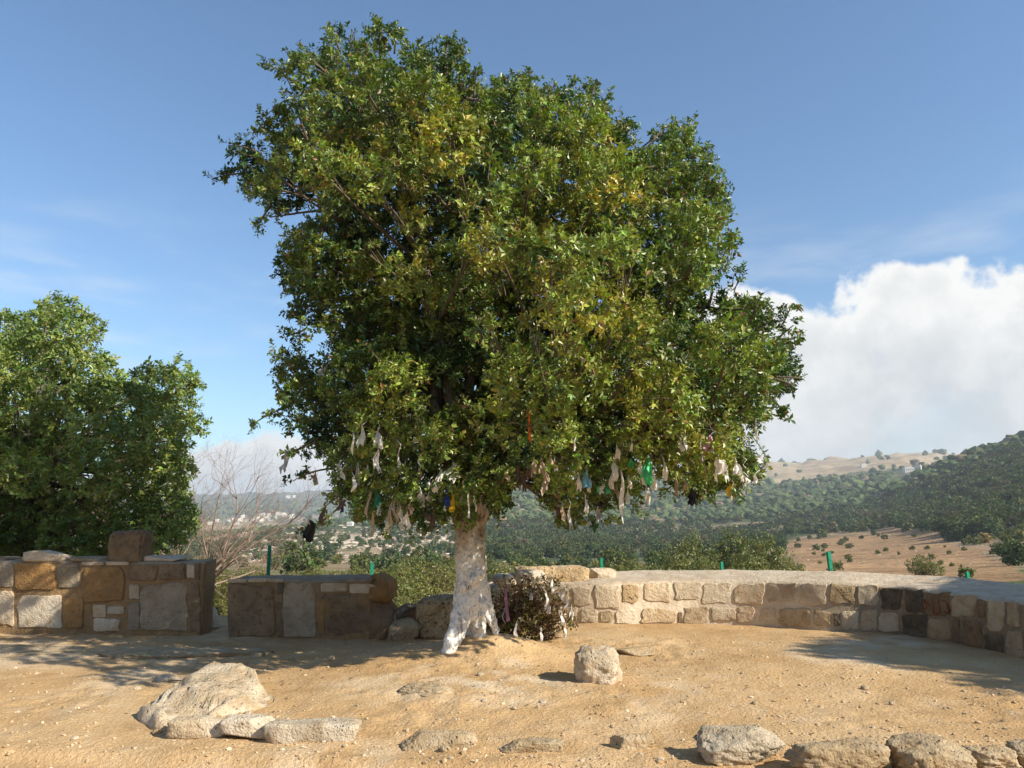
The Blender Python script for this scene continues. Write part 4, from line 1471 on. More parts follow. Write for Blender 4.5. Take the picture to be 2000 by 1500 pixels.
def build_oak():
    r = np.random.default_rng(11)
    C, Rr, kind, inner_pts = [], [], [], []

    def half_depth(x, y):
        d = float(poly_dist(np.array([x]), np.array([y]), OAK)[0])
        t = min(1.0, d / 330.0)
        w = np.interp(x, [450, 620, 900, 1120, 1350, 1560], [0.45, 0.55, 0.95, 1.12, 1.05, 0.9])
        dk = max(math.exp(-(((x - 640) / 130) ** 2 + ((y - 640) / 200) ** 2)), math.exp(-(((x - 800) / 110) ** 2 + ((y - 610) / 130) ** 2)))
        w = w * (1 - 0.55 * dk)
        if y < 420:
            w = w + (1 - w) * min(1, (420 - y) / 150)
        return 2.85 * w * math.sqrt(max(0.02, 1 - (1 - t) ** 2))

    def put(x, y, rp, front=True, push=0.0):
        hd = half_depth(x, y)
        low = np.interp(y, [600, 1000], [1.0, 0.72])
        Rm = rp / F * TREE_Y
        Yc = TREE_Y - hd * low + Rm * 0.75 - push if front else TREE_Y + hd * 0.85 * low - Rm * 0.7
        p = AT(x, y, Yc)
        C.append(p); Rr.append(rp / F * Yc); kind.append((x, y))

    for x, y, rp in LIT:
        put(x, y, rp * r.uniform(0.52, 0.70), True, r.uniform(0.15, 0.75))
    # fill the silhouette front and back
    for front, n_try, rmin, rmax in ((True, 3000, 34, 56), (False, 1800, 46, 66)):
        pts = []
        for _ in range(n_try):
            x, y = r.uniform(460, 1560), r.uniform(50, 1025)
            rp = r.uniform(rmin, rmax)
            if not in_poly(np.array([x]), np.array([y]), OAK)[0]:
                continue
            if poly_dist(np.array([x]), np.array([y]), OAK)[0] < rp * 0.72:
                continue
            if any((x - a) ** 2 + (y - b) ** 2 < (0.66 * (rp + c)) ** 2 for a, b, c in pts):
                continue
            pts.append((x, y, rp))
            push = r.uniform(-1.3, -0.6)
            if front:
                for a, b, c in DARK:
                    if math.hypot(x - a, y - b) < c:
                        push = -2.0
                for a, b, c in LIT:
                    if math.hypot(x - a, y - b) < c * 0.5:
                        push = min(push, -1.1)
            if front and r.uniform() < 0.12:
                push = r.uniform(-0.1, 0.3); rp *= 0.45
            put(x, y, rp, front, push)
    # shaded inner mass
    for _ in range(900):
        x, y = r.uniform(560, 1460), r.uniform(130, 960)
        rp = r.uniform(58, 84)
        if not in_poly(np.array([x]), np.array([y]), OAK)[0] or poly_dist(np.array([x]), np.array([y]), OAK)[0] < rp + 14:
            continue
        if any((x - a) ** 2 + (y - b) ** 2 < (0.95 * rp) ** 2 for a, b in inner_pts):
            continue
        inner_pts.append((x, y))
        p = AT(x, y, TREE_Y + r.uniform(-0.5, 0.7))
        C.append(p); Rr.append(rp / F * TREE_Y); kind.append((x, y))
    # small tufts along the edge
    for i in range(len(OAK)):
        a, b = np.array(OAK[i], float), np.array(OAK[(i + 1) % len(OAK)], float)
        L = np.linalg.norm(b - a)
        for k in range(max(1, int(L / 26))):
            q = a + (b - a) * r.uniform()
            cen = np.array([1000, 540.0])
            q = q + unit(cen - q) * r.uniform(-8, 34)
            rp = r.uniform(9, 26)
            p = AT(q[0], q[1], TREE_Y + r.uniform(-0.7, 0.5))
            C.append(p); Rr.append(rp / F * TREE_Y); kind.append((q[0], q[1]))
    C, Rr = np.array(C), np.array(Rr)
    pos, dr, idx = sprigs_on_lobes(C, Rr, r, dens=165, inner=0.5)
    # drop sprigs outside the outline (soft)
    x, y = project(pos)
    out = ~in_poly(x, y, OAK)
    dd = poly_dist(x, y, OAK)
    keep = ~(out & (dd > 5 + 24 * r.uniform(size=len(x)) ** 2))
    pos, dr, idx = pos[keep], dr[keep], idx[keep]

    # leafy shoots poking out of the outline: (x, y) tip, and root
    twigs = MB()
    shoots = [((415, 348), (490, 335), .0), ((445, 285), (510, 300), .1), ((520, 122), (575, 165), .0), ((575, 105), (600, 150), 0), ((650, 58), (665, 100), 0), ((742, 48), (735, 95), 0), ((775, 62), (770, 105), 0), ((880, 72), (870, 120), 0), ((905, 92), (880, 125), 0),
              ((930, 140), (925, 190), 0), ((1162, 165), (1150, 210), 0), ((1188, 190), (1155, 230), 0), ((1215, 235), (1215, 280), 0), ((1320, 230), (1315, 275), 0), ((1352, 240), (1340, 290), 0), ((1380, 290), (1350, 310), 0), ((1412, 378), (1380, 385), 0), ((1420, 415), (1375, 410), 0), ((1436, 465), (1400, 480), 0),
              ((1548, 592), (1525, 640), 0), ((1550, 635), (1520, 660), 0), ((1460, 580), (1455, 620), 0), ((492, 830), (560, 795), 0), ((572, 940), (650, 915), 0), ((558, 884), (612, 858), 0), ((632, 992), (690, 955), 0.2), ((500, 440), (530, 400), 0), ((535, 685), (575, 715), 0), ((548, 500), (585, 495), 0), ((560, 655), (600, 640), 0), ((600, 1035), (690, 960), 0.2), ((1352, 972), (1365, 930), 0), ((1100, 1012), (1105, 960), 0), ((1475, 930), (1440, 900), 0), ((1530, 815), (1510, 780), 0), ((545, 210), (580, 230), 0), ((440, 340), (490, 325), 0), ((510, 250), (545, 265), 0), ((1500, 805), (1480, 780), 0), ((1475, 835), (1450, 800), 0)]
    sp_p, sp_d = [], []
    for tip, root, dy in shoots:
        Y = TREE_Y - 0.15 - dy + r.uniform(-0.25, 0.25)
        a, b = AT(*root, Y), AT(*tip, Y + r.uniform(-0.2, 0.2))
        P = curve_pts(a, b, r.normal(size=3) * 0.04, 8)
        twigs.tube(P, np.linspace(0.014, 0.006, 8), 5)
        for k in range(1, 8):
            for _ in range(1 if k < 4 else 2):
                if r.uniform() < 0.45 + 0.08 * k:
                    sp_p.append(P[k] + r.normal(size=3) * 0.025)
                    sp_d.append(unit((P[k] - P[k - 1]) * 6 + r.normal(size=3) * 0.6))
    for _ in range(70):
        x = r.uniform(650, 1470)
        yb = np.interp(x, [650, 760, 900, 975, 1000, 1060, 1110, 1180, 1300, 1400, 1470], [930, 1005, 985, 960, 915, 930, 990, 970, 915, 945, 920])
        Y = TREE_Y - r.uniform(0.1, 1.2)
        P = curve_pts(AT(x, yb - 50, Y), AT(x + r.uniform(-14, 14), yb + r.uniform(0, 45), Y - 0.05), r.normal(size=3) * 0.05, 6)
        twigs.tube(P, np.linspace(0.007, 0.003, 6), 4)
        for q in range(1, 6):
            for _ in range(2):
                sp_p.append(P[q] + r.normal(size=3) * 0.035); sp_d.append(unit(np.array([0, -0.2, -0.5]) + r.normal(size=3) * 0.6))
    for _ in range(220):                                    # more random shoots on the upper surface
        k = r.integers(len(C))
        d = unit(r.normal(size=3) + np.array([0, 0, 0.9]))
        a = C[k] + d * Rr[k] * 0.7
        L = r.uniform(0.10, 0.38)
        b = a + d * (Rr[k] * 0.3 + L)
        xx, yy = project(b)
        if not in_poly(np.array([xx]), np.array([yy]), OAK)[0] and poly_dist(np.array([xx]), np.array([yy]), OAK)[0] > 34:
            continue
        P = curve_pts(a, b, r.normal(size=3) * 0.03, 5)
        twigs.tube(P, np.linspace(0.007, 0.003, 5), 4)
        for q in range(2, 5):
            sp_p.append(P[q]); sp_d.append(unit(d + r.normal(size=3) * 0.4))
    n_lobe = len(pos)
    pos = np.vstack([pos, np.array(sp_p)]); dr = np.vstack([dr, np.array(sp_d)])
    x, y = project(pos)
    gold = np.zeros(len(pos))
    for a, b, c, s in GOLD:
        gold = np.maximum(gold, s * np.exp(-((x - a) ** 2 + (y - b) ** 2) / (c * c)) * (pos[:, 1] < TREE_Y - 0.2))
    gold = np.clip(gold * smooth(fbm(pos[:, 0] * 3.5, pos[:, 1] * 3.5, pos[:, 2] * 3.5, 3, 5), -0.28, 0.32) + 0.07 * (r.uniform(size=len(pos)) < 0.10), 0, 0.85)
    lit_i = np.zeros(len(pos)); lit_i[:n_lobe] = np.where(idx < len(LIT), 0.28, -0.10)  # yellower sun leaves plus painted sunlight: LIT clumps lighter, other clumps darker
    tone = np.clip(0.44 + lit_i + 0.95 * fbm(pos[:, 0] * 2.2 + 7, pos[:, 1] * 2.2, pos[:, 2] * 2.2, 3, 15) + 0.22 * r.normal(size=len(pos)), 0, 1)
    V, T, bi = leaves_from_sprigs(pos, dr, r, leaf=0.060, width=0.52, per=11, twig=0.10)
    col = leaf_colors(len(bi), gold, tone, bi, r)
    # odd brown and bare leaves
    brown = r.uniform(size=len(bi)) < 0.025
    col[brown] = np.array([0.24, 0.13, 0.05]) * r.uniform(0.7, 1.2, (brown.sum(), 1))
    print('oak leaves', len(bi), 'lobes', len(C))
    root = empty('oak_tree', (G(915, 1262)[0], G(915, 1262)[1], 0.0))
    tag(root, 'great evergreen oak hung with rags, whitewashed trunk, on the terrace', 'tree')
    off = np.array(root.location)
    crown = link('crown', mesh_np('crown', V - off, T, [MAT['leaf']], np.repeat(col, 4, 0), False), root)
    tag(crown, kind='stuff')

    # limbs
    fork = AT(918, 1000, TREE_Y)
    limb_t = [(640, 820, 0.2), (700, 560, 0.1), (640, 300, 0.2), (760, 180, 0.0), (900, 130, 0.0), (1060, 210, 0.0), (1180, 320, 0.0), (1320, 400, 0.1), (1380, 600, 0.1), (1430, 740, 0.0), (1330, 860, -0.3), (1120, 850, -0.3), (960, 520, 0.5), (780, 880, -0.2), (1000, 700, 1.2), (850, 600, 1.1), (1150, 560, 1.2)]
    heads = []
    for k, (x, y, dy) in enumerate(limb_t):
        e = AT(x, y + (60 if y < 450 else 0), TREE_Y + dy * 1.2)
        s = fork + np.array([r.uniform(-0.10, 0.10), r.uniform(-0.1, 0.1), -0.12])
        P = curve_pts(s, e, np.array([(s[0] - e[0]) * 0.18, 0, (0.35 + 0.1 * abs(e[0] - s[0])) * (1 if y > 450 else 0.1)]), 14)
        P[1:-1] += r.normal(size=(12, 3)) * 0.03
        m = MB(); m.tube(P - off, np.linspace(0.085 if k % 3 else 0.12, 0.018, 14), 8)
        link('limb', m.mesh('limb', [MAT['bark']], True), root)
        heads.append(P)
    HP = np.vstack([h[4:] for h in heads])
    for k in range(len(C)):
        if Rr[k] < 0.2 and r.uniform() < 0.5:
            continue
        j = np.argmin(np.linalg.norm(HP - C[k], axis=1) + 0.6 * np.maximum(0, HP[:, 2] - C[k][2]))
        P = curve_pts(HP[j], C[k] + r.normal(size=3) * 0.05, r.normal(size=3) * 0.10, 7)
        twigs.tube(P, np.linspace(0.026, 0.008, 7), 5)
        for _ in range(5):
            d = unit(r.normal(size=3))
            q = curve_pts(P[4 + r.integers(3)], C[k] + d * Rr[k] * 0.9, r.normal(size=3) * 0.05, 5)
            twigs.tube(q, np.linspace(0.007, 0.003, 5), 3, cap=False)
    tm = twigs.mesh('twigs', [MAT['bark']], True)
    tv = link('twigs', tm, root)
    tv.location = -off
    tag(tv, kind='stuff')

    # trunk: chains of overlapping balls fused into one skin
    def chain(pts):
        out = []
        for (x0, y0, d0, r0), (x1, y1, d1, r1) in zip(pts[:-1], pts[1:]):
            a, b = AT(x0, y0, TREE_Y + d0), AT(x1, y1, TREE_Y + d1)
            n = max(3, int(np.linalg.norm(b - a) / 0.035))
            for t in np.linspace(0, 1, n, endpoint=False):
                out.append((a + (b - a) * t, (r0 + (r1 - r0) * t) / F * TREE_Y))
        return out
    balls = []
    balls += chain([(917, 940, 0, 30), (917, 1000, 0, 28), (918, 1060, 0, 30), (920, 1110, 0, 30), (922, 1145, -0.02, 30), (922, 1175, -0.05, 27), (930, 1208, 0.0, 18), (938, 1245, 0.02, 14)])
    balls += chain([(910, 1160, -0.06, 24), (906, 1190, -0.12, 22), (897, 1218, -0.2, 19), (886, 1248, -0.28, 16), (872, 1280, -0.35, 13), (860, 1312, -0.38, 9)])
    balls += chain([(940, 1140, -0.03, 15), (949, 1175, -0.02, 12), (960, 1208, 0.02, 9), (972, 1240, 0.05, 7)])
    balls += chain([(932, 1160, -0.10, 14), (944, 1185, -0.14, 8), (954, 1205, -0.14, 6), (960, 1228, -0.14, 4)])
    balls += chain([(904, 1122, -0.06, 13), (903, 1140, -0.08, 14), (906, 1160, -0.06, 13)])
    balls += chain([(920, 1175, 0.06, 22), (924, 1205, 0.10, 15), (928, 1245, 0.14, 12)])
    balls += chain([(938, 1010, -0.02, 16), (940, 970, -0.05, 13), (946, 930, -0.05, 11)])
    balls += chain([(903, 1020, 0.0, 18), (890, 960, 0.05, 14), (870, 900, 0.1, 11)])
    balls += chain([(918, 1185, 0.1, 17), (914, 1220, 0.2, 13), (910, 1255, 0.3, 10)])
    V0, F0 = ICO[2]
    m = MB()
    for c, rad in balls:
        m.add(c - off + V0 * rad, F0)
    for (x, y, d, rad) in [(905, 1147, -0.30, 9), (938, 1062, -0.22, 8), (918, 1090, -0.28, 7), (937, 1122, -0.28, 10), (940, 1200, -0.42, 8), (925, 1132, -0.3, 11)]:
        m.add(AT(x, y, TREE_Y + d) - off + V0 * rad / F * TREE_Y, F0)
    t = link('trunk', m.mesh('trunk', [MAT['whitewash']], True), root)
    mod = t.modifiers.new('fuse', 'REMESH'); mod.mode = 'VOXEL'; mod.voxel_size = 0.016; mod.use_smooth_shade = True
    mod = t.modifiers.new('soften', 'SMOOTH'); mod.iterations = 7; mod.factor = 0.6
    displaced(t, 0.06, 0.11)
    displaced(t, 0.03, 0.035)
    return V, bi


OAK_V, OAK_BI = build_oak()


def build_shrub_at_trunk():
    """dry sucker growth right of the trunk"""
    r = np.random.default_rng(23)
    base = G(985, 1248)
    root = empty('sucker_bush', base.tolist())
    tag(root, 'dry brown sucker bush full of faded rags right of the white trunk', 'bush')
    poly = [(948, 1172), (972, 1144), (1005, 1150), (1030, 1128), (1062, 1118), (1092, 1130), (1104, 1152), (1096, 1176), (1124, 1196), (1112, 1220), (1092, 1240), (1050, 1250), (990, 1252), (945, 1244), (952, 1205)]
    st = MB(); pos, dr = [], []
    for k in range(150):
        while True:
            x, y = r.uniform(940, 1128), r.uniform(1120, 1250)
            if in_poly(np.array([x]), np.array([y]), poly)[0]:
                break
        Yd = base[1] + r.uniform(-0.35, 0.4) * np.interp(x, [940, 1030, 1128], [0.6, 1, 0.5])
        tip = AT(x, y, Yd)
        tip[2] = max(tip[2], 0.08)
        s = base + np.array([r.uniform(-0.12, 0.2), r.uniform(-0.12, 0.12), -0.02])
        P = curve_pts(s, tip, r.normal(size=3) * 0.06, 7)
        st.tube(P - base, np.linspace(0.009, 0.003, 7), 4)
        for q in range(3, 7):
            for _ in range(2):
                pos.append(P[q] + r.normal(size=3) * 0.035); dr.append(unit((P[q] - P[q - 1]) * 4 + r.normal(size=3) * 0.7))
    for k in range(34):                                    # stray stems
        a = r.uniform(0.15, 2.9)
        L = r.uniform(0.55, 1.0)
        s = base + np.array([0.25 + r.uniform(-0.1, 0.1), r.uniform(-0.1, 0.1), 0.0])
        tip = s + np.array([math.cos(a) * L * 0.8, r.uniform(-0.25, 0.2), abs(math.sin(a)) * L * 0.85 + 0.05])
        P = curve_pts(s, tip, r.normal(size=3) * 0.08, 7)
        st.tube(P - base, np.linspace(0.008, 0.003, 7), 4)
        for q in (4, 5, 6):
            if r.uniform() < 0.6:
                pos.append(P[q] + r.normal(size=3) * 0.02); dr.append(unit((P[q] - P[q - 1]) * 4 + r.normal(size=3) * 0.7))
    pos, dr = np.array(pos), np.array(dr)
    V, T, bi = leaves_from_sprigs(pos, dr, r, leaf=0.052, width=0.5, per=7, twig=0.09)
    t = r.uniform(size=(len(pos), 1))[bi]
    c = np.where(t < 0.62, np.array([0.145, 0.085, 0.04]), np.where(t < 0.78, np.array([0.17, 0.17, 0.04]), np.array([0.50, 0.40, 0.27]))) * r.uniform(0.6, 1.4, (len(bi), 1))
    lf = link('leaves', mesh_np('leaves', V - base, T, [MAT['leaf_dry']], np.repeat(c, 4, 0), False), root)
    tag(lf, kind='stuff')
    link('stems', st.mesh('stems', [MAT['bark']]), root)
    return V


BUSH_V = build_shrub_at_trunk()


def build_litter():
    """fallen leaves under the oak"""
    r = np.random.default_rng(29)
    n = 900
    x = -0.4 + 2.2 * r.normal(size=n); y = 8.4 + 1.1 * r.normal(size=n)
    k = (y > kerb_y(x) + 0.05) & (y < 10.4) & (np.abs(x) < 6) & (r.uniform(size=n) < 0.35 + 0.6 * smooth(fbm(x, y, 0, 3, 9), -0.1, 0.3))
    x, y = x[k], y[k]
    n = len(x)
    a = r.uniform(0, 6.28, n); L = r.uniform(0.025, 0.05, n)
    d = np.stack([np.cos(a), np.sin(a), r.uniform(-0.1, 0.35, n)], -1); sd = np.stack([-np.sin(a), np.cos(a), r.uniform(-0.4, 0.4, n)], -1)
    p = np.stack([x, y, ground_z(x, y) + 0.006], -1)
    V = np.stack([p, p + d * L[:, None] * 0.5 + sd * L[:, None] * 0.25, p + d * L[:, None], p + d * L[:, None] * 0.5 - sd * L[:, None] * 0.25], 1).reshape(-1, 3)
    Q = np.arange(n * 4).reshape(-1, 4)
    c = np.array([0.20, 0.125, 0.06]) * r.uniform(0.5, 1.7, (n, 1))
    tag(link('leaf_litter', mesh_np('leaf_litter', V, Q, [MAT['leaf_dry']], np.repeat(c, 4, 0), False)), 'scattered dry brown leaves fallen on the soil under the oak', 'leaves', kind='stuff')


build_litter()

# ------------------------------------------------------------------ rags
def rag_mesh(name, L, W, mat, r, style='cloth'):
    nu, nv = (7, 10) if style != 'strip' else (3, 10)
    u = np.linspace(-1, 1, nu); v = np.linspace(0, 1, nv)
    U, Vv = np.meshgrid(u, v)
    strands = 1 if style == 'strip' else r.integers(1, 3)
    pinch = 0.18 + 0.82 * smooth(Vv, 0.02, r.uniform(0.35, 0.8))
    if style == 'strip':
        pinch = 0.6 + 0.4 * Vv
    X = U * W / 2 * pinch
    fold = 0.32 * W * np.sin(U * r.uniform(3, 6) + r.uniform(0, 6) + Vv * 1.5) * (0.35 + 0.65 * Vv)
    Y = fold + 0.02 * np.sin(Vv * 5 + r.uniform(0, 6))
    X = X + 0.12 * W * np.sin(Vv * r.uniform(2, 6) + r.uniform(0, 6)) + r.uniform(-0.35, 0.35) * L * Vv ** 1.5 * 0.25
    hem = 1 + 0.10 * r.normal(size=nu)[None] * smooth(Vv, 0.4, 1)
    Z = -L * Vv * hem
    P = np.stack([X, Y, Z], -1).reshape(-1, 3)
    P = P + 0.004 * W / 0.1 * r.normal(size=P.shape)
    m = MB()
    i = (np.arange(nv - 1)[:, None] * nu + np.arange(nu - 1)[None]).ravel()
    m.add(P, np.stack([i, i + 1, i + nu + 1, i + nu], -1))
    if strands == 2:
        P2 = P * np.array([0.7, 1, r.uniform(0.55, 0.85)]) + np.array([0, 0.02, 0])
        a = r.uniform(0.15, 0.4) * r.choice([-1, 1])
        P2[:, 0] += -P2[:, 2] * a
        m.add(P2, np.stack([i, i + 1, i + nu + 1, i + nu], -1))
    # knot and the tie that goes up to the twig
    V0, F0 = ICO[1]
    k = max(0.008, W * 0.14)
    m.add(V0 * np.array([k, k, k * 0.8]), F0)
    tie = curve_pts((0, 0, 0), (r.uniform(-0.03, 0.03), 0.06, 0.05), (0, 0, 0.015), 4)
    m.tube(tie, 0.0035, 4)
    me = m.mesh(name, [mat], True)
    return me


COLORNAME = {'w': 'off-white', 't': 'tan', 'd': 'dark brown', 'k': 'black', 's': 'grey'}
RAGS = [  # knot column, row, length, width (pixels), colour, style
    (707, 832, 36, 12, 'w', 'c'), (691, 850, 30, 5, 'w', 's'), (740, 836, 40, 20, 'w', 'c'), (739, 880, 38, 12, 'w', 'c'), (780, 866, 36, 6, 'w', 's'), (777, 900, 30, 13, 'w', 'c'), (718, 910, 16, 9, 'w', 'c'), (692, 932, 24, 8, 'w', 's'), (663, 906, 22, 10, 'w', 'c'), (668, 918, 18, 12, 'w', 'c'),
    (820, 888, 26, 7, 'w', 's'), (820, 916, 22, 9, 't', 'c'), (886, 906, 30, 22, 'w', 'c'), (858, 916, 36, 14, 'w', 'c'), (838, 940, 14, 10, 'w', 'c'), (851, 948, 12, 12, 'w', 'c'), (884, 966, 26, 14, 'y', 'c'), (874, 964, 20, 10, 'n', 'c'), (735, 958, 26, 10, 'e', 'c'), (740, 968, 34, 8, 'w', 's'), (721, 960, 46, 8, 't', 's'),
    (765, 972, 46, 9, 't', 'c'), (776, 985, 40, 7, 't', 'c'), (782, 990, 24, 12, 'w', 'c'), (795, 1000, 28, 14, 'w', 'c'), (729, 1002, 36, 8, 't', 's'), (822, 958, 24, 14, 'w', 'c'), (836, 966, 18, 9, 'w', 'c'), (664, 966, 34, 13, 'd', 'c'), (670, 978, 24, 7, 'n', 's'), (633, 988, 30, 10, 'd', 'c'), (606, 1018, 36, 18, 'k', 'c'), (604, 1008, 14, 10, 'w', 'c'),
    (558, 884, 32, 12, 's', 'c'), (616, 920, 26, 9, 't', 'c'), (628, 716, 16, 10, 's', 'c'), (638, 714, 12, 9, 's', 'c'), (700, 905, 40, 10, 's', 'c'), (870, 985, 16, 6, 'w', 's'), (800, 985, 20, 10, 't', 'c'), (758, 1008, 26, 10, 'w', 'c'), (785, 1015, 22, 9, 'w', 'c'), (845, 985, 40, 12, 'd', 'c'), (835, 995, 20, 10, 'd', 'c'),
    (905, 940, 46, 5, 't', 's'), (915, 965, 40, 4, 'w', 's'), (938, 976, 30, 9, 't', 'c'), (950, 985, 26, 8, 't', 'c'), (927, 975, 20, 5, 'w', 's'),
    (992, 925, 18, 11, 't', 'c'), (1012, 908, 38, 11, 'd', 'c'), (1024, 915, 48, 9, 'd', 'c'), (1034, 910, 24, 13, 'd', 'c'), (1043, 898, 28, 13, 't', 'c'), (1057, 896, 28, 12, 't', 'c'), (1065, 920, 34, 12, 't', 'c'), (1083, 900, 24, 10, 'w', 'c'), (1075, 890, 20, 12, 't', 'c'), (1144, 924, 28, 18, 'b', 'c'), (1131, 932, 28, 9, 'w', 'c'), (1152, 938, 22, 9, 'w', 'c'),
    (1144, 968, 28, 11, 'w', 'c'), (1172, 980, 12, 16, 'k', 'c'), (1168, 990, 26, 12, 's', 'c'), (1100, 985, 32, 10, 't', 'c'), (1114, 982, 40, 10, 'w', 'c'), (1090, 980, 26, 10, 'd', 'c'), (1205, 872, 28, 12, 'w', 'c'), (1202, 900, 34, 12, 'w', 'c'), (1213, 918, 60, 12, 'w', 'c'), (1214, 960, 48, 3, 'w', 's'), (1187, 950, 14, 13, 'g', 'c'), (1168, 952, 10, 10, 'g', 'c'),
    (1178, 946, 18, 8, 'w', 'c'), (1229, 930, 22, 9, 'w', 'c'), (1226, 958, 20, 9, 'w', 'c'), (1232, 898, 14, 14, 'g', 'c'), (1265, 894, 40, 16, 'g', 'c'), (1250, 904, 24, 9, 'w', 'c'), (1256, 916, 26, 9, 'w', 'c'), (1276, 920, 34, 13, 'w', 'c'), (1264, 940, 38, 11, 'w', 'c'), (1251, 922, 28, 3, 't', 's'), (1296, 896, 30, 10, 'w', 'c'), (1234, 866, 14, 6, 'w', 's'), (1195, 925, 26, 9, 'w', 'c'), (1205, 945, 22, 10, 't', 'c'),
    (1123, 858, 22, 5, 'w', 's'), (1032, 806, 46, 6, 'o', 's'), (1339, 852, 20, 8, 'w', 's'), (1330, 858, 20, 8, 'w', 'c'), (1332, 872, 10, 8, 'w', 'c'), (1386, 852, 26, 18, 'p', 'c'), (1371, 856, 40, 3, 's', 's'), (1404, 896, 26, 20, 'w', 'c'), (1438, 902, 20, 13, 'w', 'c'), (1420, 920, 20, 7, 'w', 'c'), (1398, 922, 16, 6, 'w', 's'), (1447, 912, 26, 8, 'w', 'c'), (1455, 896, 16, 6, 'w', 's'),
    (1476, 824, 22, 5, 'w', 's'), (1478, 850, 18, 4, 'w', 's'), (1484, 888, 12, 9, 'w', 'c'), (1460, 930, 14, 8, 'w', 'c'), (1474, 928, 14, 9, 'w', 'c'), (1457, 940, 10, 7, 'w', 'c'), (1430, 940, 26, 7, 't', 's'), (1320, 930, 34, 9, 't', 'c'), (1352, 954, 30, 20, 'k', 'c'), (1357, 962, 20, 4, 'w', 's'), (1338, 938, 20, 12, 't', 'c'), (1424, 945, 18, 9, 'y', 'c')]
SPECIAL = {'g': 'bright green plastic strip tied in the low twigs of the rag oak', 'e': 'dark green cord bundle hanging in the rag oak near the trunk', 'b': 'light blue plastic rag knotted in the low twigs of the rag oak',
           'n': 'navy blue rag hanging in the low twigs of the rag oak', 'o': 'thin orange ribbon hanging among the oak leaves', 'y': 'yellow cloth scrap tied in the low twigs of the rag oak', 'p': 'pink twisted scarf tied in the oak leaves', 'v': 'mauve cloth ribbon'}
BUSH_RAGS = [(988, 1148, 50, 7, 'v', 's'), (984, 1190, 30, 4, 'w', 's'), (1008, 1218, 22, 6, 'w', 's'), (1030, 1198, 26, 9, 't', 'c'), (1058, 1232, 20, 7, 'w', 'c'), (1068, 1222, 20, 4, 'w', 's'), (1067, 1158, 26, 7, 'w', 's'), (1080, 1165, 26, 9, 't', 'c'), (1105, 1168, 18, 9, 'w', 'c'), (1112, 1212, 22, 7, 'w', 'c'), (1104, 1226, 18, 6, 'w', 's'), (1090, 1226, 30, 6, 'v', 's'),
             (1078, 1132, 22, 8, 'w', 's'), (1065, 1126, 16, 8, 't', 'c'), (1038, 1158, 12, 6, 'w', 'c'), (942, 1214, 24, 9, 'w', 'c'), (966, 1232, 18, 8, 't', 'c'), (1128, 1222, 24, 5, 'w', 's'), (1100, 1150, 16, 8, 'w', 'c'), (1092, 1180, 22, 7, 'w', 's'), (1116, 1190, 20, 8, 'w', 'c'), (1000, 1240, 14, 12, 'w', 'c'), (1072, 1180, 18, 8, 'w', 'c'), (1085, 1205, 16, 8, 't', 'c'), (1098, 1200, 16, 7, 'w', 'c'), (1050, 1200, 14, 7, 't', 'c')]


LANDMARKS = [(606, 1018, 'the low black rag'), (628, 716, 'the shaded outer leaves high up'), (735, 958, 'the dark green cord'), (740, 850, 'the pale twigs above the cord'), (884, 966, 'the yellow scrap over the trunk'), (1018, 920, 'the hanging dark brown rags'),
             (1144, 924, 'the light blue rag'), (1250, 900, 'the bright green strips'), (1386, 852, 'the pink scarf'), (1352, 954, 'the black rag facing the ridge'), (1475, 850, 'the outer leaf fringe against the cloud'), (1450, 930, 'the leaf fringe over the far fields'), (1032, 806, 'the orange ribbon'), (1110, 990, 'the lowest drooping twigs')]


def build_rags():
    r = np.random.default_rng(37)
    del BUSH_RAGS[3::2]
    for rags, LV, where in ((RAGS, OAK_V[::4], 'oak'), (BUSH_RAGS, BUSH_V[::4], 'bush')):
        lx, ly = project(LV)
        for x, y, L, W, c, s in rags:
            near = (np.abs(lx - x) < 13) & (np.abs(ly - y) < 13)
            if near.sum() < 6:
                near = (np.abs(lx - x) < 34) & (np.abs(ly - y) < 34)
            if near.sum():
                Y = np.percentile(LV[near, 1], 2) - 0.04
            else:
                Y = TREE_Y - 0.3 if where == 'oak' else G(1000, 1245)[1]
            Lm, Wm = L * r.uniform(0.8, 1.25) / F * Y, W * r.uniform(0.8, 1.15) / F * Y
            style = 'strip' if s == 's' else 'cloth'
            me = rag_mesh('cloth_rag', Lm, Wm, CLOTH[c], r, style)
            o = link('cloth_rag', me, None, AT(x, y, Y))
            o.rotation_euler = (0, 0, r.uniform(-0.9, 0.9))
            if where == 'oak':
                if c in SPECIAL:
                    lab = SPECIAL[c]
                else:
                    lab = '%s %s tied to the low twigs of the rag oak' % (COLORNAME[c], 'narrow cloth strip' if s == 's' else 'crumpled cloth rag')
                lm = min(LANDMARKS, key=lambda q: (q[0] - x) ** 2 + (q[1] - y) ** 2)
                if c not in SPECIAL and math.hypot(lm[0] - x, lm[1] - y) > 4:
                    lab = lab.split(' tied')[0] + ' in the oak near ' + lm[2]
                tag(o, lab, 'rag', lab)
            else:
                nm = COLORNAME.get(c, 'mauve')
                lab = '%s %s caught in the dry bush at the trunk' % (nm, 'cloth strip' if s == 's' else 'cloth scrap')
                tag(o, lab, 'rag', 'rags in the dry bush: ' + lab.split(' caught')[0])


build_rags()


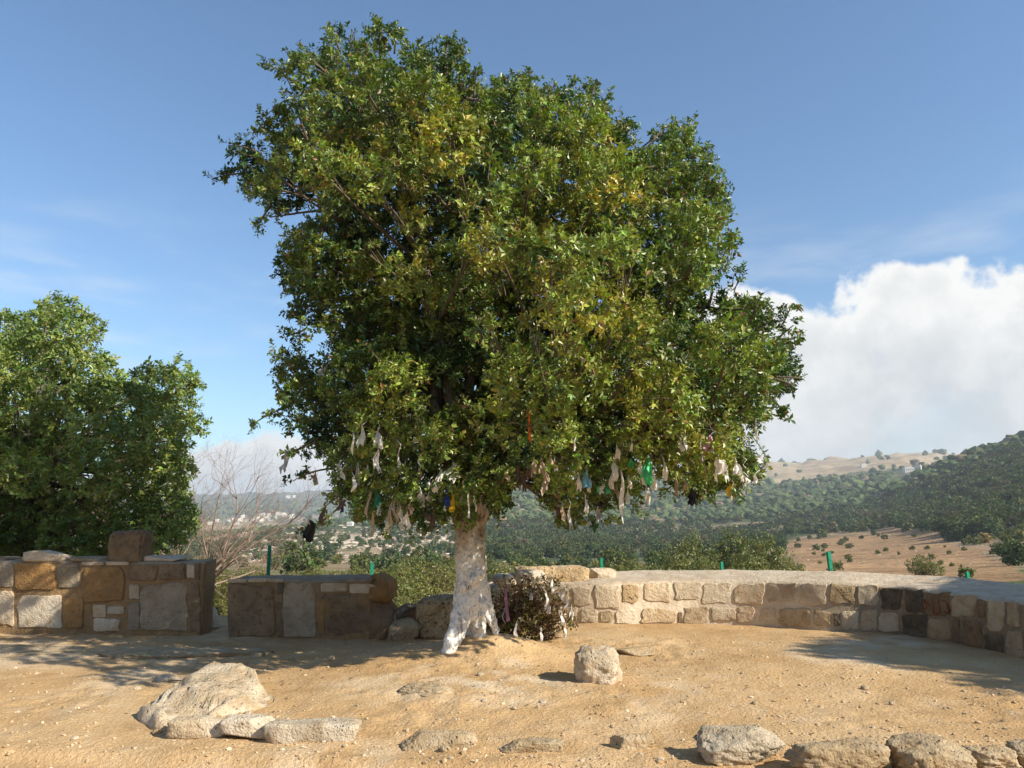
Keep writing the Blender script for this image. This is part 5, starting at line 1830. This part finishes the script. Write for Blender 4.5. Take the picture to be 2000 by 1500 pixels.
# ------------------------------------------------------------------ the other trees near the terrace
def crown_from_poly(name, label, poly, Yc, depth, r, rmin, rmax, leaf, per, dens, base_xy, base_z, group=None, cat='tree', tries=1600, green=(0.095, 0.155, 0.035), lime=(0.27, 0.315, 0.07), edge=True, trunk_r=0.2, squash=0.9, dark_low=None):
    C, Rr = [], []
    xs = [p[0] for p in poly]; ys = [p[1] for p in poly]
    for front in (True, False):
        pts = []
        for _ in range(tries):
            x, y = r.uniform(min(xs), max(xs)), r.uniform(min(ys), max(ys))
            rp = r.uniform(rmin, rmax)
            if not in_poly(np.array([x]), np.array([y]), poly)[0]:
                continue
            d = poly_dist(np.array([x]), np.array([y]), poly)[0]
            if d < rp * 0.7 or any((x - a) ** 2 + (y - b) ** 2 < (0.62 * (rp + c)) ** 2 for a, b, c in pts):
                continue
            pts.append((x, y, rp))
            t = min(1.0, d / (0.35 * (max(ys) - min(ys))))
            hd = depth * math.sqrt(max(0.02, 1 - (1 - t) ** 2))
            Y = Yc - hd + r.uniform(-0.7, 0.8) if front else Yc + hd * 0.8
            C.append(AT(x, y, Y)); Rr.append(rp / F * Y)
    if edge:
        for i in range(len(poly)):
            a, b = np.array(poly[i], float), np.array(poly[(i + 1) % len(poly)], float)
            for k in range(max(1, int(np.linalg.norm(b - a) / 30))):
                q = a + (b - a) * r.uniform()
                cen = np.array([np.mean(xs), np.mean(ys)])
                q = q + unit(cen - q) * r.uniform(6, 26)
                C.append(AT(q[0], q[1], Yc + r.uniform(-0.6, 0.4))); Rr.append(r.uniform(12, 26) / F * Yc)
    C, Rr = np.array(C), np.array(Rr)
    pos, dr, idx = sprigs_on_lobes(C, Rr, r, dens=dens, inner=0.5)
    x, y = project(pos)
    keep = in_poly(x, y, poly) | (poly_dist(x, y, poly) < 3 + 10 * r.uniform(size=len(x)) ** 2)
    pos, dr = pos[keep], dr[keep]
    tone = np.clip(0.5 + 0.7 * fbm(pos[:, 0] * 1.5, pos[:, 1] * 1.5, pos[:, 2] * 1.5, 3, 15) + 0.2 * r.normal(size=len(pos)), 0, 1)
    V, T, bi = leaves_from_sprigs(pos, dr, r, leaf=leaf, width=0.5, per=per, twig=leaf * 1.7)
    col = leaf_colors(len(bi), np.zeros(len(pos)), tone, bi, r, green, lime)
    root = empty(name, (base_xy[0], base_xy[1], base_z))
    off = np.array(root.location)
    tag(root, label, cat, group)
    cr = link('crown', mesh_np('crown', V - off, T, [MAT['leaf']], np.repeat(col, 4, 0), False), root)
    tag(cr, kind='stuff')
    m = MB()
    top = np.array([C[:, 0].mean(), C[:, 1].mean(), np.percentile(C[:, 2], 60)])
    P = curve_pts(off - np.array([0, 0, 0.3]), top, r.normal(size=3) * 0.15, 10)
    m.tube(P - off, np.linspace(trunk_r, trunk_r * 0.35, 10), 9)
    link('trunk', m.mesh('trunk', [MAT['bark']], True), root)
    tw = MB()
    for k in range(0, len(C)):
        j = r.integers(3, 10)
        tw.tube(curve_pts(P[j], C[k], r.normal(size=3) * 0.15, 6) - off, np.linspace(trunk_r * 0.22, 0.01, 6), 4, cap=False)
    b = link('branches', tw.mesh('branches', [MAT['bark']], True), root)
    tag(b, kind='stuff')
    return root


LEFT_OAK = [(-330, 1110), (-340, 800), (-300, 700), (-200, 640), (-90, 630), (0, 615), (50, 620), (85, 600), (110, 582), (130, 595), (165, 598), (195, 640), (190, 670), (175, 695), (215, 705), (245, 725), (255, 745), (290, 720), (330, 708), (388, 715), (392, 745), (383, 770), (400, 810), (405, 840), (385, 865), (345, 880), (355, 905), (372, 920), (350, 950),
            (365, 985), (380, 1005), (372, 1050), (350, 1075), (300, 1085), (300, 1110)]
crown_from_poly('oak_tree', 'dense green oak growing behind the tall shaded wall', LEFT_OAK, 15.2, 2.6, np.random.default_rng(41), 38, 66, 0.088, 10, 85, (-8.6, 15.6), float(ground_z(-8.6, 15.6, False)), tries=1700, trunk_r=0.28)


def build_side_tree():
    """oak outside the frame on the right whose shade falls on the curved wall"""
    r = np.random.default_rng(43)
    root = empty('oak_tree', (13.0, 5.7, float(ground_z(13.0, 5.7, False))))
    tag(root, 'oak beside the curved wall whose shade falls on its end', 'tree')
    off = np.array(root.location)
    n = 64
    d = unit(r.normal(size=(n, 3)))
    C = off + np.array([0, 0, 4.6]) + d * np.array([2.7, 2.6, 1.8]) * r.uniform(0.4, 1, (n, 1))
    Rr = r.uniform(0.5, 0.85, n)
    pos, dr, idx = sprigs_on_lobes(C, Rr, r, dens=80)
    V, T, bi = leaves_from_sprigs(pos, dr, r, leaf=0.12, width=0.5, per=8, twig=0.2)
    col = leaf_colors(len(bi), np.zeros(len(pos)), np.full(len(pos), 0.4), bi, r)
    tag(link('crown', mesh_np('crown', V - off, T, [MAT['leaf']], np.repeat(col, 4, 0), False), root), kind='stuff')
    m = MB()
    P = curve_pts((0, 0, -0.3), (0.2, 0.1, 4.2), (0.15, -0.1, 0), 9)
    m.tube(P, np.linspace(0.25, 0.1, 9), 9)
    link('trunk', m.mesh('trunk', [MAT['bark']], True), root)
    tw = MB()
    for k in range(n):
        tw.tube(curve_pts(P[r.integers(3, 9)], C[k] - off, r.normal(size=3) * 0.2, 6), np.linspace(0.06, 0.012, 6), 4, cap=False)
    tag(link('branches', tw.mesh('branches', [MAT['bark']], True), root), kind='stuff')


build_side_tree()


def build_bare_tree():
    r = np.random.default_rng(47)
    Yb = 18.0
    bx = (372 - 1000) / F * Yb
    bz = float(ground_z(bx, Yb, False))
    root = empty('bare_tree', (bx, Yb, bz))
    tag(root, 'leafless twiggy tree beside the dense oak behind the tall wall', 'tree')
    off = np.array(root.location)
    m_tr, tw = MB(), MB()
    base = np.array([0, 0, -0.4])

    def grow(p, d, L, rad, lev):
        n = 5
        P = [p]
        for k in range(n):
            d = unit(d + r.normal(size=3) * 0.16 + np.array([0.02, 0, 0.03]))
            P.append(P[-1] + d * L / n)
        P = np.array(P)
        (m_tr if lev < 1 else tw).tube(P, np.linspace(rad, rad * 0.55, n + 1), 6 if lev < 2 else 3, cap=False)
        if lev >= 5:
            return
        kids = (5, 5, 4, 4, 3)[lev]
        for k in range(kids):
            t = r.integers(3, n + 1)
            nd = unit(d * 0.9 + r.normal(size=3) * 0.50 + np.array([0.08, 0, 0.16]))
            grow(P[t], nd, L * r.uniform(0.50, 0.70), rad * 0.42, lev + 1)

    for k in range(4):
        grow(base, unit(np.array([-0.02 + 0.17 * k, r.uniform(-0.2, 0.2), 0.95])), 2.5, 0.06, 0)
    mt = NT('pale_twig'); mt.color(mt.mix(mt.noise(8), (0.25, 0.17, 0.125), (0.36, 0.27, 0.21)))
    link('trunk', m_tr.mesh('trunk', [mt.m], True), root)
    tag(link('branches', tw.mesh('branches', [mt.m], True), root), kind='stuff')


build_bare_tree()


# ------------------------------------------------------------------ shrubs on the slope just below the terrace
def shrub_mesh(seed, tall, green, lime):
    r = np.random.default_rng(seed)
    n = 26
    d = unit(r.normal(size=(n, 3)))
    d[:, 2] = np.abs(d[:, 2]) * tall
    C = d * r.uniform(0.35, 0.75, (n, 1)) * np.array([1, 1, 1.0]) + np.array([0, 0, 0.25])
    Rr = r.uniform(0.20, 0.36, n)
    pos, dr, idx = sprigs_on_lobes(C, Rr, r, dens=60)
    V, T, bi = leaves_from_sprigs(pos, dr, r, leaf=0.075, width=0.55, per=6, twig=0.13)
    tone = np.clip(0.5 + 0.8 * fbm(pos[:, 0] * 2, pos[:, 1] * 2, pos[:, 2] * 2, 3, seed) + 0.2 * r.normal(size=len(pos)), 0, 1)
    col = leaf_colors(len(bi), np.zeros(len(pos)), tone, bi, r, green, lime)
    st = MB()
    for k in range(n):
        st.tube(curve_pts((0, 0, -0.25), C[k], r.normal(size=3) * 0.06, 5), np.linspace(0.03, 0.008, 5), 4, cap=False)
    return mesh_np('foliage', V, T, [MAT['leaf']], np.repeat(col, 4, 0), False), st.mesh('stems', [MAT['bark']], True)


SHRUB = [shrub_mesh(601, 1.0, (0.10, 0.115, 0.022), (0.20, 0.19, 0.045)), shrub_mesh(602, 1.5, (0.075, 0.10, 0.022), (0.19, 0.185, 0.04)), shrub_mesh(603, 0.8, (0.13, 0.13, 0.03), (0.23, 0.20, 0.06))]
SLOPE_SHRUBS = [  # column, row of the crown middle, radius in pixels, distance, kind
    (1318, 1092, 34, 42, 0), (1350, 1080, 36, 48, 1), (1385, 1098, 28, 40, 0), (1432, 1072, 34, 50, 1), (1455, 1088, 40, 40, 0), (1500, 1080, 36, 46, 1), (1535, 1098, 30, 42, 2), (1228, 1102, 26, 46, 0), (1268, 1104, 24, 48, 2), (1806, 1102, 30, 62, 0), (1190, 1106, 20, 44, 0),
    (972, 1104, 24, 46, 0), (1000, 1110, 22, 40, 2), (850, 1108, 26, 34, 2), (810, 1100, 26, 40, 0), (775, 1108, 24, 34, 0), (745, 1112, 26, 38, 2), (700, 1112, 30, 42, 0), (655, 1116, 26, 40, 2), (610, 1112, 28, 44, 0), (570, 1118, 24, 38, 2), (500, 1112, 28, 34, 0), (465, 1120, 24, 28, 2), (432, 1112, 26, 36, 2),
    (776, 1136, 26, 21, 0), (806, 1130, 20, 23, 0), (778, 1172, 24, 17, 0), (846, 1150, 20, 18, 2), (428, 1146, 22, 20, 2), (440, 1176, 20, 17, 0), (415, 1170, 16, 16, 2), (884, 1102, 20, 42, 0)]
for k, (x, y, rp, D, kind) in enumerate(SLOPE_SHRUBS):
    p = AT(x, y, D)
    s = rp / F * D / 0.85
    gz = max(float(terrain_z(p[0], p[1])), float(ground_z(p[0], p[1], False)) if D < 24 else -1e9)
    z0 = min(p[2] - 0.6 * s, p[2])
    root = empty('shrub', (p[0], D, gz))
    loc = 'beyond the curved wall' if x > 1150 else 'behind the trunk and the long stone block' if x > 930 else 'beyond the passage beside the end boulder' if x > 730 else 'behind the short stone wall' if x > 460 else 'seen through the gap between the walls'
    if x > 1700:
        loc = 'alone on the red field beyond the curved wall'
    kd = ['round olive green shrub ', 'tall leafy green shrub ', 'dull yellowish low shrub '][kind]
    tag(root, kd + loc, 'shrub', kd.strip() + 's ' + loc)
    h = max(s * 0.6, p[2] - gz)
    s = max(s, h / 1.05)
    a = link('foliage', SHRUB[kind][0], root)
    tag(a, kind='stuff')
    b = link('stems', SHRUB[kind][1], root)
    for o in (a, b):
        o.scale = (s, s, s * 1.05)
        o.rotation_euler = (0, 0, k * 1.7)

# green fence posts behind the walls
def fence_post(x, ytop, D, wpx, lean, label):
    t = AT(x, ytop, D)
    gz = max(float(ground_z(t[0], D, False)), -99) if D < 20 else float(terrain_z(t[0], D))
    if D >= 13:
        gz = float(ground_z(t[0], D, False))
    h = t[2] - gz + 0.3
    w = 0.72 * wpx / F * D
    root = empty('fence_post', (t[0], D, gz))
    tag(root, label, 'post', 'green fence posts outside the walls')
    m = MB()
    m.box((0, 0, h / 2 - 0.3), (w, w * 0.16, h))
    m.box((-w * 0.42, w * 0.45, h / 2 - 0.3), (w * 0.16, w * 0.7, h - 0.004))
    m.box((w * 0.42, w * 0.45, h / 2 - 0.3), (w * 0.16, w * 0.7, h - 0.004))
    o = link('channel', m.mesh('channel', [MAT['green_paint']]), root)
    o.rotation_euler = (0, lean, 0.25)
    hk = MB()
    for k in range(4):
        hk.box((w * 0.1, -w * 0.12, h - 0.45 - k * 0.18), (w * 0.3, w * 0.2, 0.02))
    o2 = link('wire_hooks', hk.mesh('wire_hooks', [MAT['green_paint']]), root)
    o2.rotation_euler = (0, lean, 0.25)


gp = NT('green_paint')
gp.color(gp.mix(gp.mr(gp.noise(30), 0.45, 0.7), (0.012, 0.24, 0.14), (0.03, 0.13, 0.08)))
gp.b.inputs['Roughness'].default_value = 0.45
MAT['green_paint'] = gp.m
fence_post(527, 1065, 13.2, 9, 0.0, 'tall bright green metal post behind the short wall near the gap')
fence_post(727, 1098, 14.5, 8, 0.0, 'short green metal post behind the right end of the short wall')
fence_post(1175, 1090, 14.6, 7, 0.0, 'green metal post beside the low rounded stone on the curved wall')
fence_post(1410, 1097, 15.0, 7, 0.0, 'dark green metal post in front of the leafy slope shrubs')
fence_post(1627, 1077, 14.2, 9, -0.07, 'leaning green metal post before the red field')
fence_post(1896, 1117, 14.5, 9, -0.07, 'green post with just its tip above the curved wall')


# ------------------------------------------------------------------ woods on the hills
def tree_blob_near(seed, n=18, dens=26, leaf=0.17, per=3, raw=False):
    r = np.random.default_rng(seed)
    d = unit(r.normal(size=(n, 3)))
    C = d * r.uniform(0.25, 0.62, (n, 1)) * np.array([1, 1, 0.72]) + np.array([0, 0, 0.62])
    Rr = r.uniform(0.22, 0.38, n)
    pos, dr, idx = sprigs_on_lobes(C, Rr, r, dens=dens)
    V, T, bi = leaves_from_sprigs(pos, dr, r, leaf=leaf, width=0.7, per=per, twig=0.1)
    tone = np.clip(0.5 + 0.8 * fbm(pos[:, 0] * 2, pos[:, 1] * 2, pos[:, 2] * 2, 3, seed) + 0.2 * r.normal(size=len(pos)), 0, 1)
    k = seed % 4
    gcol = [(0.040, 0.068, 0.022), (0.048, 0.070, 0.026), (0.06, 0.072, 0.026), (0.10, 0.088, 0.045)][k]
    lcol = [(0.095, 0.125, 0.038), (0.085, 0.12, 0.045), (0.13, 0.14, 0.04), (0.17, 0.14, 0.075)][k]
    col = leaf_colors(len(bi), np.zeros(len(pos)), tone, bi, r, gcol, lcol)
    if raw:
        return V, T, np.repeat(col, 4, 0)
    m = MB()
    m.add(V, T, np.repeat(col, 4, 0))
    m.tube(curve_pts((0, 0, -0.3), (0.05, 0, 0.7), (0.03, 0, 0), 4), np.linspace(0.07, 0.04, 4), 5, (0.10, 0.08, 0.06), cap=False)
    return m.mesh('hillside_tree', [MAT['leaf_far']])


HOUSE_AT = [(x, hit(x, y)[1]) for x, y in ((1775, 922), (1794, 920), (1687, 912), (684, 1027), (570, 1013))]


def build_woods():
    r = np.random.default_rng(53)
    near = [tree_blob_near(700 + k) for k in range(8)]
    cand = []
    # near band and middle band, candidates on jittered rings
    for R0, R1, space, size in ((70, 250, 6.0, (1.2, 2.4)), (250, 480, 7.5, (2.2, 4.4)), (480, 820, 9.0, (2.6, 4.8)), (820, 1300, 13.0, (3.6, 6.4)), (1300, 2300, 20.0, (5.0, 9.0)), (2300, 3400, 42.0, (9.0, 15.0))):
        R = R0
        while R < R1:
            na = int(math.radians(86) * R / space)
            a = np.linspace(-math.radians(43), math.radians(43), na) + r.uniform(-0.5, 0.5, na) * space / R
            rr = R + r.uniform(-0.5, 0.5, na) * space
            s = r.uniform(size[0], size[1], na) * r.uniform(0.75, 1.15, na)
            cand.append(np.stack([a, rr, s], -1))
            R += space * 0.95
    cand = np.vstack(cand)
    a, R, S = cand.T
    px = 1000 + F * np.tan(a) / math.cos(PITCH)
    X, Y = R * np.sin(a), R * np.cos(a)
    op = open_land(px, R)
    cl = fbm(X / 38, Y / 38, 0, 3, 29)
    prob = np.clip(0.80 + 1.3 * cl, 0.12, 1) * (1 - 0.95 * op)
    prob = np.where((op > 0.4) & (R > 1200), 0.025, prob)
    prob = np.where(R < 250, 0.35 * (1 - 0.9 * op) * np.clip(0.6 + cl, 0, 1) , prob)
    left = px < 900
    prob = np.where(left & (R > 250) & (R < 820), prob * 0.85, prob)
    S = np.where(left & (R > 250) & (R < 820), S * 0.62, S)
    hill = smooth(px + (R - 200) * 0.6, 1780, 1900) * (R > 110) * (R < 900)
    prob = np.where(hill > 0.5, np.maximum(prob, 0.92 * (1 - 0.6 * op)), prob)
    S = np.where((hill > 0.5) & (R > 250), S * 1.25, S)
    fld = (op > 0.5) & (R < 430) & (px > 1450)
    prob = np.where(fld, 0.16, prob)
    S = np.where(fld, S * 0.42, S)
    prob = np.where(px < 330, prob * 0.6, prob)
    for hx, hR in HOUSE_AT:
        prob = np.where((np.abs(px - hx) < 22) & (R > hR * 0.80) & (R < hR * 1.06), 0.0, prob)
    keep = r.uniform(size=len(R)) < prob
    X, Y, R, S, px, op = X[keep], Y[keep], R[keep], S[keep], px[keep], op[keep]
    Z = terrain_z(X, Y)
    # drop those the ridges hide for good
    P = np.stack([X, Y, Z + S], -1)
    sx, sy = project(P)
    vis = (sx > -60) & (sx < 2060)
    vis &= ~((sx > 20) & (sx < 330) & (sy > 900))
    az_i = np.clip(np.interp(np.arctan2(X, Y), AZ_FINE, np.arange(len(AZ_FINE))).round().astype(int), 0, len(AZ_FINE) - 1)
    te = (TZ - EYE) / np.hypot(TX, TY)
    cmax = np.maximum.accumulate(te, axis=1)
    ri = np.clip(np.interp(np.log(R * 0.97), LR, np.arange(len(LR))).astype(int), 0, len(LR) - 1)
    vis &= (Z + 1.9 * S - EYE) / R > cmax[az_i, ri] - 0.004
    # hidden by the walls in front
    vis &= ~((sy > 1128) & (sx > 960)) & ~((sy > 1140))
    X, Y, Z, R, S, px = X[vis], Y[vis], Z[vis], R[vis], S[vis], px[vis]
    order = np.argsort(-(S / R))
    ind, rest = order[:300], order[300:]
    def where(x, d):
        if x > 1450 and d < 430:
            return 'standing on the open red field beyond the curved wall' if x < 1790 else 'at the foot of the steep wooded hill beyond the red field'
        if x > 1650:
            return 'on the steep wooded hill above the red field'
        if x > 1180:
            return 'on the wooded slope between the red field and the valley'
        if x > 880:
            return 'on the wooded slope seen beside the white trunk'
        return 'on the slope of pale rocks behind the short wall'
    for k in ind:
        dry = r.uniform() < (0.12 if R[k] < 450 else 0.05)
        i = int(r.integers(0, 8))
        if (i % 4 == 3) and not dry:
            i = (i // 4) * 4 + int(r.integers(0, 3))
        o = link('hillside_tree', near[i], None, (X[k], Y[k], Z[k] - 0.1 * S[k]))
        f = r.uniform(0.85, 1.25)
        o.scale = (S[k], S[k], S[k] * f)
        o.rotation_euler = (0, 0, r.uniform(0, 6.28))
        if i % 4 == 3:
            tag(o, 'dry brownish tree ' + where(px[k], R[k]), 'tree', 'dry trees ' + where(px[k], R[k]))
        else:
            tag(o, 'dark green round tree ' + where(px[k], R[k]), 'tree', 'green trees ' + where(px[k], R[k]))
    # the rest as one wood
    lf = rest[R[rest] < 640]
    rest = rest[R[rest] >= 640]
    raws = [tree_blob_near(800 + k, 12, 5, 0.36, 3, True) for k in range(8)]
    LV, LT, LC, ln = [], [], [], 0
    for k in lf:
        V, T, c = raws[int(r.integers(0, 8)) if r.uniform() < 0.3 else int(r.integers(0, 3)) + 4 * int(r.integers(0, 2))]
        a = r.uniform(0, 6.28); ca, sa = math.cos(a), math.sin(a)
        P = np.stack([V[:, 0] * ca - V[:, 1] * sa, V[:, 0] * sa + V[:, 1] * ca, V[:, 2]], -1) * S[k] + np.array([X[k], Y[k], Z[k] - 0.1 * S[k]])
        LV.append(P); LT.append(T + ln); ln += len(P)
        LC.append(c * (np.array([1.7, 1.4, 1.0]) if R[k] < 240 else 1.0) * r.uniform(0.75, 1.2))
    print('leafy', len(lf), ln // 2)
    me = mesh_np('hillside_scrub', np.vstack(LV), np.vstack(LT), [MAT['leaf_far']], np.vstack(LC), False)
    tag(link('hillside_scrub', me), 'scrub oaks covering the nearer hillsides as one mass', 'scrub', kind='stuff')
    mid = rest[R[rest] < 900]
    far = rest[R[rest] >= 900]
    Vs, Fs, Cs, nv = [], [], [], 0
    for ids, sub, jit in ((mid, 2, 0.16), (far, 1, 0.24)):
        V0, F0 = ICO[sub]
        n = len(ids)
        lump = np.stack([1 + 0.30 * fbm(V0[:, 0] * 1.7 + q * 3.1, V0[:, 1] * 1.7, V0[:, 2] * 1.7, 2, q) for q in range(12)])
        ls = lump[r.integers(0, 12, n)][:, :, None] * (1 + jit * r.normal(size=(n, len(V0), 1)).clip(-1.6, 1.6))
        rot = r.uniform(0, 6.28, n)
        B = V0[None] * ls
        c, s = np.cos(rot)[:, None], np.sin(rot)[:, None]
        B = np.stack([B[..., 0] * c - B[..., 1] * s, B[..., 0] * s + B[..., 1] * c, B[..., 2] * 0.82], -1)
        V = B * S[ids][:, None, None] + np.stack([X[ids], Y[ids], Z[ids] + 0.55 * S[ids]], -1)[:, None]
        Fc = (F0[None] + (np.arange(n) * len(V0))[:, None, None]).reshape(-1, 3) + nv
        t = r.uniform(size=(n, 1))
        g = np.array([0.042, 0.070, 0.025]) * (1 - t) + np.array([0.085, 0.105, 0.035]) * t
        dry = r.uniform(size=n) < 0.05
        g[dry] = np.array([0.16, 0.125, 0.07])
        nearg = (R[ids] < 240)[:, None]
        g = np.where(nearg, g * np.array([1.9, 1.5, 1.0]), g)
        cc = g[:, None] * (1 + 0.35 * r.normal(size=(n, len(V0), 1))).clip(0.4, 1.9)
        Vs.append(V.reshape(-1, 3)); Fs.append(Fc); Cs.append(cc.reshape(-1, 3)); nv += n * len(V0)
    me = mesh_np('distant_wood', np.vstack(Vs), np.vstack(Fs), [MAT['crown_far']], np.clip(np.vstack(Cs), 0.006, 0.5), False)
    tag(link('distant_wood', me), 'far-off oak woods covering the hills as one mass', 'woods', kind='stuff')
    print('woods', len(ind), len(mid), len(far))


build_woods()


def build_outcrops():
    """pale limestone ledges among the scrub of the opposite slope"""
    r = np.random.default_rng(59)
    V0, F0 = ICO[1]
    P, S = [], []
    for _ in range(24000):
        px = r.uniform(440, 1300); R = math.exp(r.uniform(math.log(230), math.log(1000)))
        a = math.atan((px - 1000) / F * math.cos(PITCH))
        x, y = R * math.sin(a), R * math.cos(a)
        w = math.exp(-(((px - 690) / 190) ** 2 + ((math.log(R) - math.log(430)) / 0.42) ** 2))
        w = max(w, 0.10, 0.9 * math.exp(-(((px - 1010) / 70) ** 2 + ((math.log(R) - math.log(900)) / 0.12) ** 2)))
        c = float(fbm(x / 16, y / 16, 0, 3, 37))
        if r.uniform() < w * (0.2 + 2.2 * max(0, c)):
            P.append((x, y)); S.append(R * r.uniform(0.0005, 0.0019))
    # field stones on the red pasture
    for _ in range(260):
        px = r.uniform(1500, 2000); R = math.exp(r.uniform(math.log(100), math.log(400)))
        a = math.atan((px - 1000) / F * math.cos(PITCH))
        P.append((R * math.sin(a), R * math.cos(a))); S.append(R * r.uniform(0.0002, 0.0008))
    P, S = np.array(P), np.array(S)
    n = len(P)
    sc = np.stack([S * r.uniform(1.0, 2.8, n), S * r.uniform(0.8, 1.6, n), S * r.uniform(0.3, 0.8, n)], -1)
    V = V0[None] * sc[:, None] * (1 + 0.3 * r.normal(size=(n, len(V0), 1)).clip(-1.5, 1.5))
    V[..., 0] += P[:, 0, None]; V[..., 1] += P[:, 1, None]; V[..., 2] += (terrain_z(P[:, 0], P[:, 1]) + 0.3 * S)[:, None]
    Fc = (F0[None] + (np.arange(n) * len(V0))[:, None, None]).reshape(-1, 3)
    c = np.array([0.56, 0.47, 0.36]) * r.uniform(0.75, 1.1, (n, 1))
    me = mesh_np('rock_ledges', V.reshape(-1, 3), Fc, [attr_mat('ledge_stone')], np.repeat(c, len(V0), 0), False)
    tag(link('rock_ledges', me), 'pale limestone ledges and stones strewn among the hillside scrub', 'rocks', kind='stuff')


build_outcrops()


# ------------------------------------------------------------------ houses
hw = NT('house_plaster'); hw.color(hw.mix(hw.noise(0.4), (0.72, 0.69, 0.63), (0.62, 0.58, 0.50)))
hd = NT('house_window'); hd.color((0.06, 0.065, 0.07)); hd.b.inputs['Roughness'].default_value = 0.2
MAT['plaster'], MAT['window'] = hw.m, hd.m


def house(px, py, wpx, hpx, label, group, parts=True, seed=0, depth=0.8):
    p, R = hit(px, py)
    w = wpx / F * R; h = hpx / F * R; d = w * depth
    root = empty('house', p.tolist(), -math.atan2(p[0], p[1]) + 0.35 * math.sin(seed * 2.1))
    tag(root, label, 'house', group)
    m = MB(); m.box((0, 0, h / 2 - 0.15 * h), (w, d, h * 1.3))
    link('wall', m.mesh('wall', [MAT['plaster']]), root)
    m = MB()
    t = max(0.25, 0.03 * w)
    m.box((0, 0, h * 0.8 + h * 0.03), (w * 1.03, d * 1.03, h * 0.06))
    m.box((w * 0.2, d * 0.1, h * 0.86 + h * 0.14), (w * 0.3, d * 0.4, h * 0.28))
    link('roof', m.mesh('roof', [MAT['plaster']]), root)
    for k in range(2 if not parts else 4):
        n = 2 if not parts else 4
        m = MB(); m.box(((k + 0.5) / n * w * 0.84 - w * 0.42, -d / 2 - 0.02, h * 0.42), (w * 0.09, 0.12, h * 0.26))
        link('window', m.mesh('window', [MAT['window']]), root)


VG = 'white houses of the far valley village'
VL = 'small white flat-roofed house of the village across the valley'
for k, (x, y) in enumerate([(456, 1016), (468, 1018), (462, 1024), (474, 1012), (503, 1014), (512, 1008), (519, 1012), (525, 1009), (537, 1013), (543, 1006), (553, 1006), (556, 1010), (447, 1020), (495, 1020), (483, 1022), (424, 1020), (436, 1014), (530, 1017), (410, 1024), (510, 1018)]):
    house(x, y, 6 + (k * 7 % 4), 4 + (k % 2), VL, VG, False, k)
house(570, 1013, 9, 7, 'large pale house at the edge of the far village', None, False, 3)
house(684, 1027, 11, 7, 'lone pale square building above the rocky scrub slope', None, True, 5)
for k, (x, y, w) in enumerate([(563, 973, 8), (574, 972, 5), (645, 973, 8)]):
    house(x, y, w, 4, 'tiny white house high on the hazy far ridge', 'white houses on the far ridge', False, k)
house(1775, 922, 15, 8, 'long pale house on the ridge above the dark wooded slope', None, True, 1)
house(1794, 920, 11, 9, 'bright white square house at the end of the long pale house', None, True, 2)
house(1687, 912, 9, 5, 'small white house alone among the ridge fields', None, False, 4)


# ------------------------------------------------------------------ haze over the valley
def build_haze():
    m = MB()
    top = float(TZ.max()) + 40.0
    bot = float(TZ.min()) - 1.5
    m.box((0, 0, (top + bot) / 2), (13600, 13600, top - bot))
    mt = bpy.data.materials.new('haze')
    mt.use_nodes = True
    nt = mt.node_tree
    nt.nodes.clear()
    out = nt.nodes.new('ShaderNodeOutputMaterial')
    v = nt.nodes.new('ShaderNodeVolumePrincipled')
    v.inputs['Color'].default_value = (0.82, 0.91, 1.0, 1)
    v.inputs['Density'].default_value = 0.0002
    v.inputs['Anisotropy'].default_value = 0.1
    nt.links.new(v.outputs[0], out.inputs['Volume'])
    o = link('haze', m.mesh('haze', [mt]))
    tag(o, 'thin bluish air haze over the valley and hills', 'haze', kind='stuff')


build_haze()
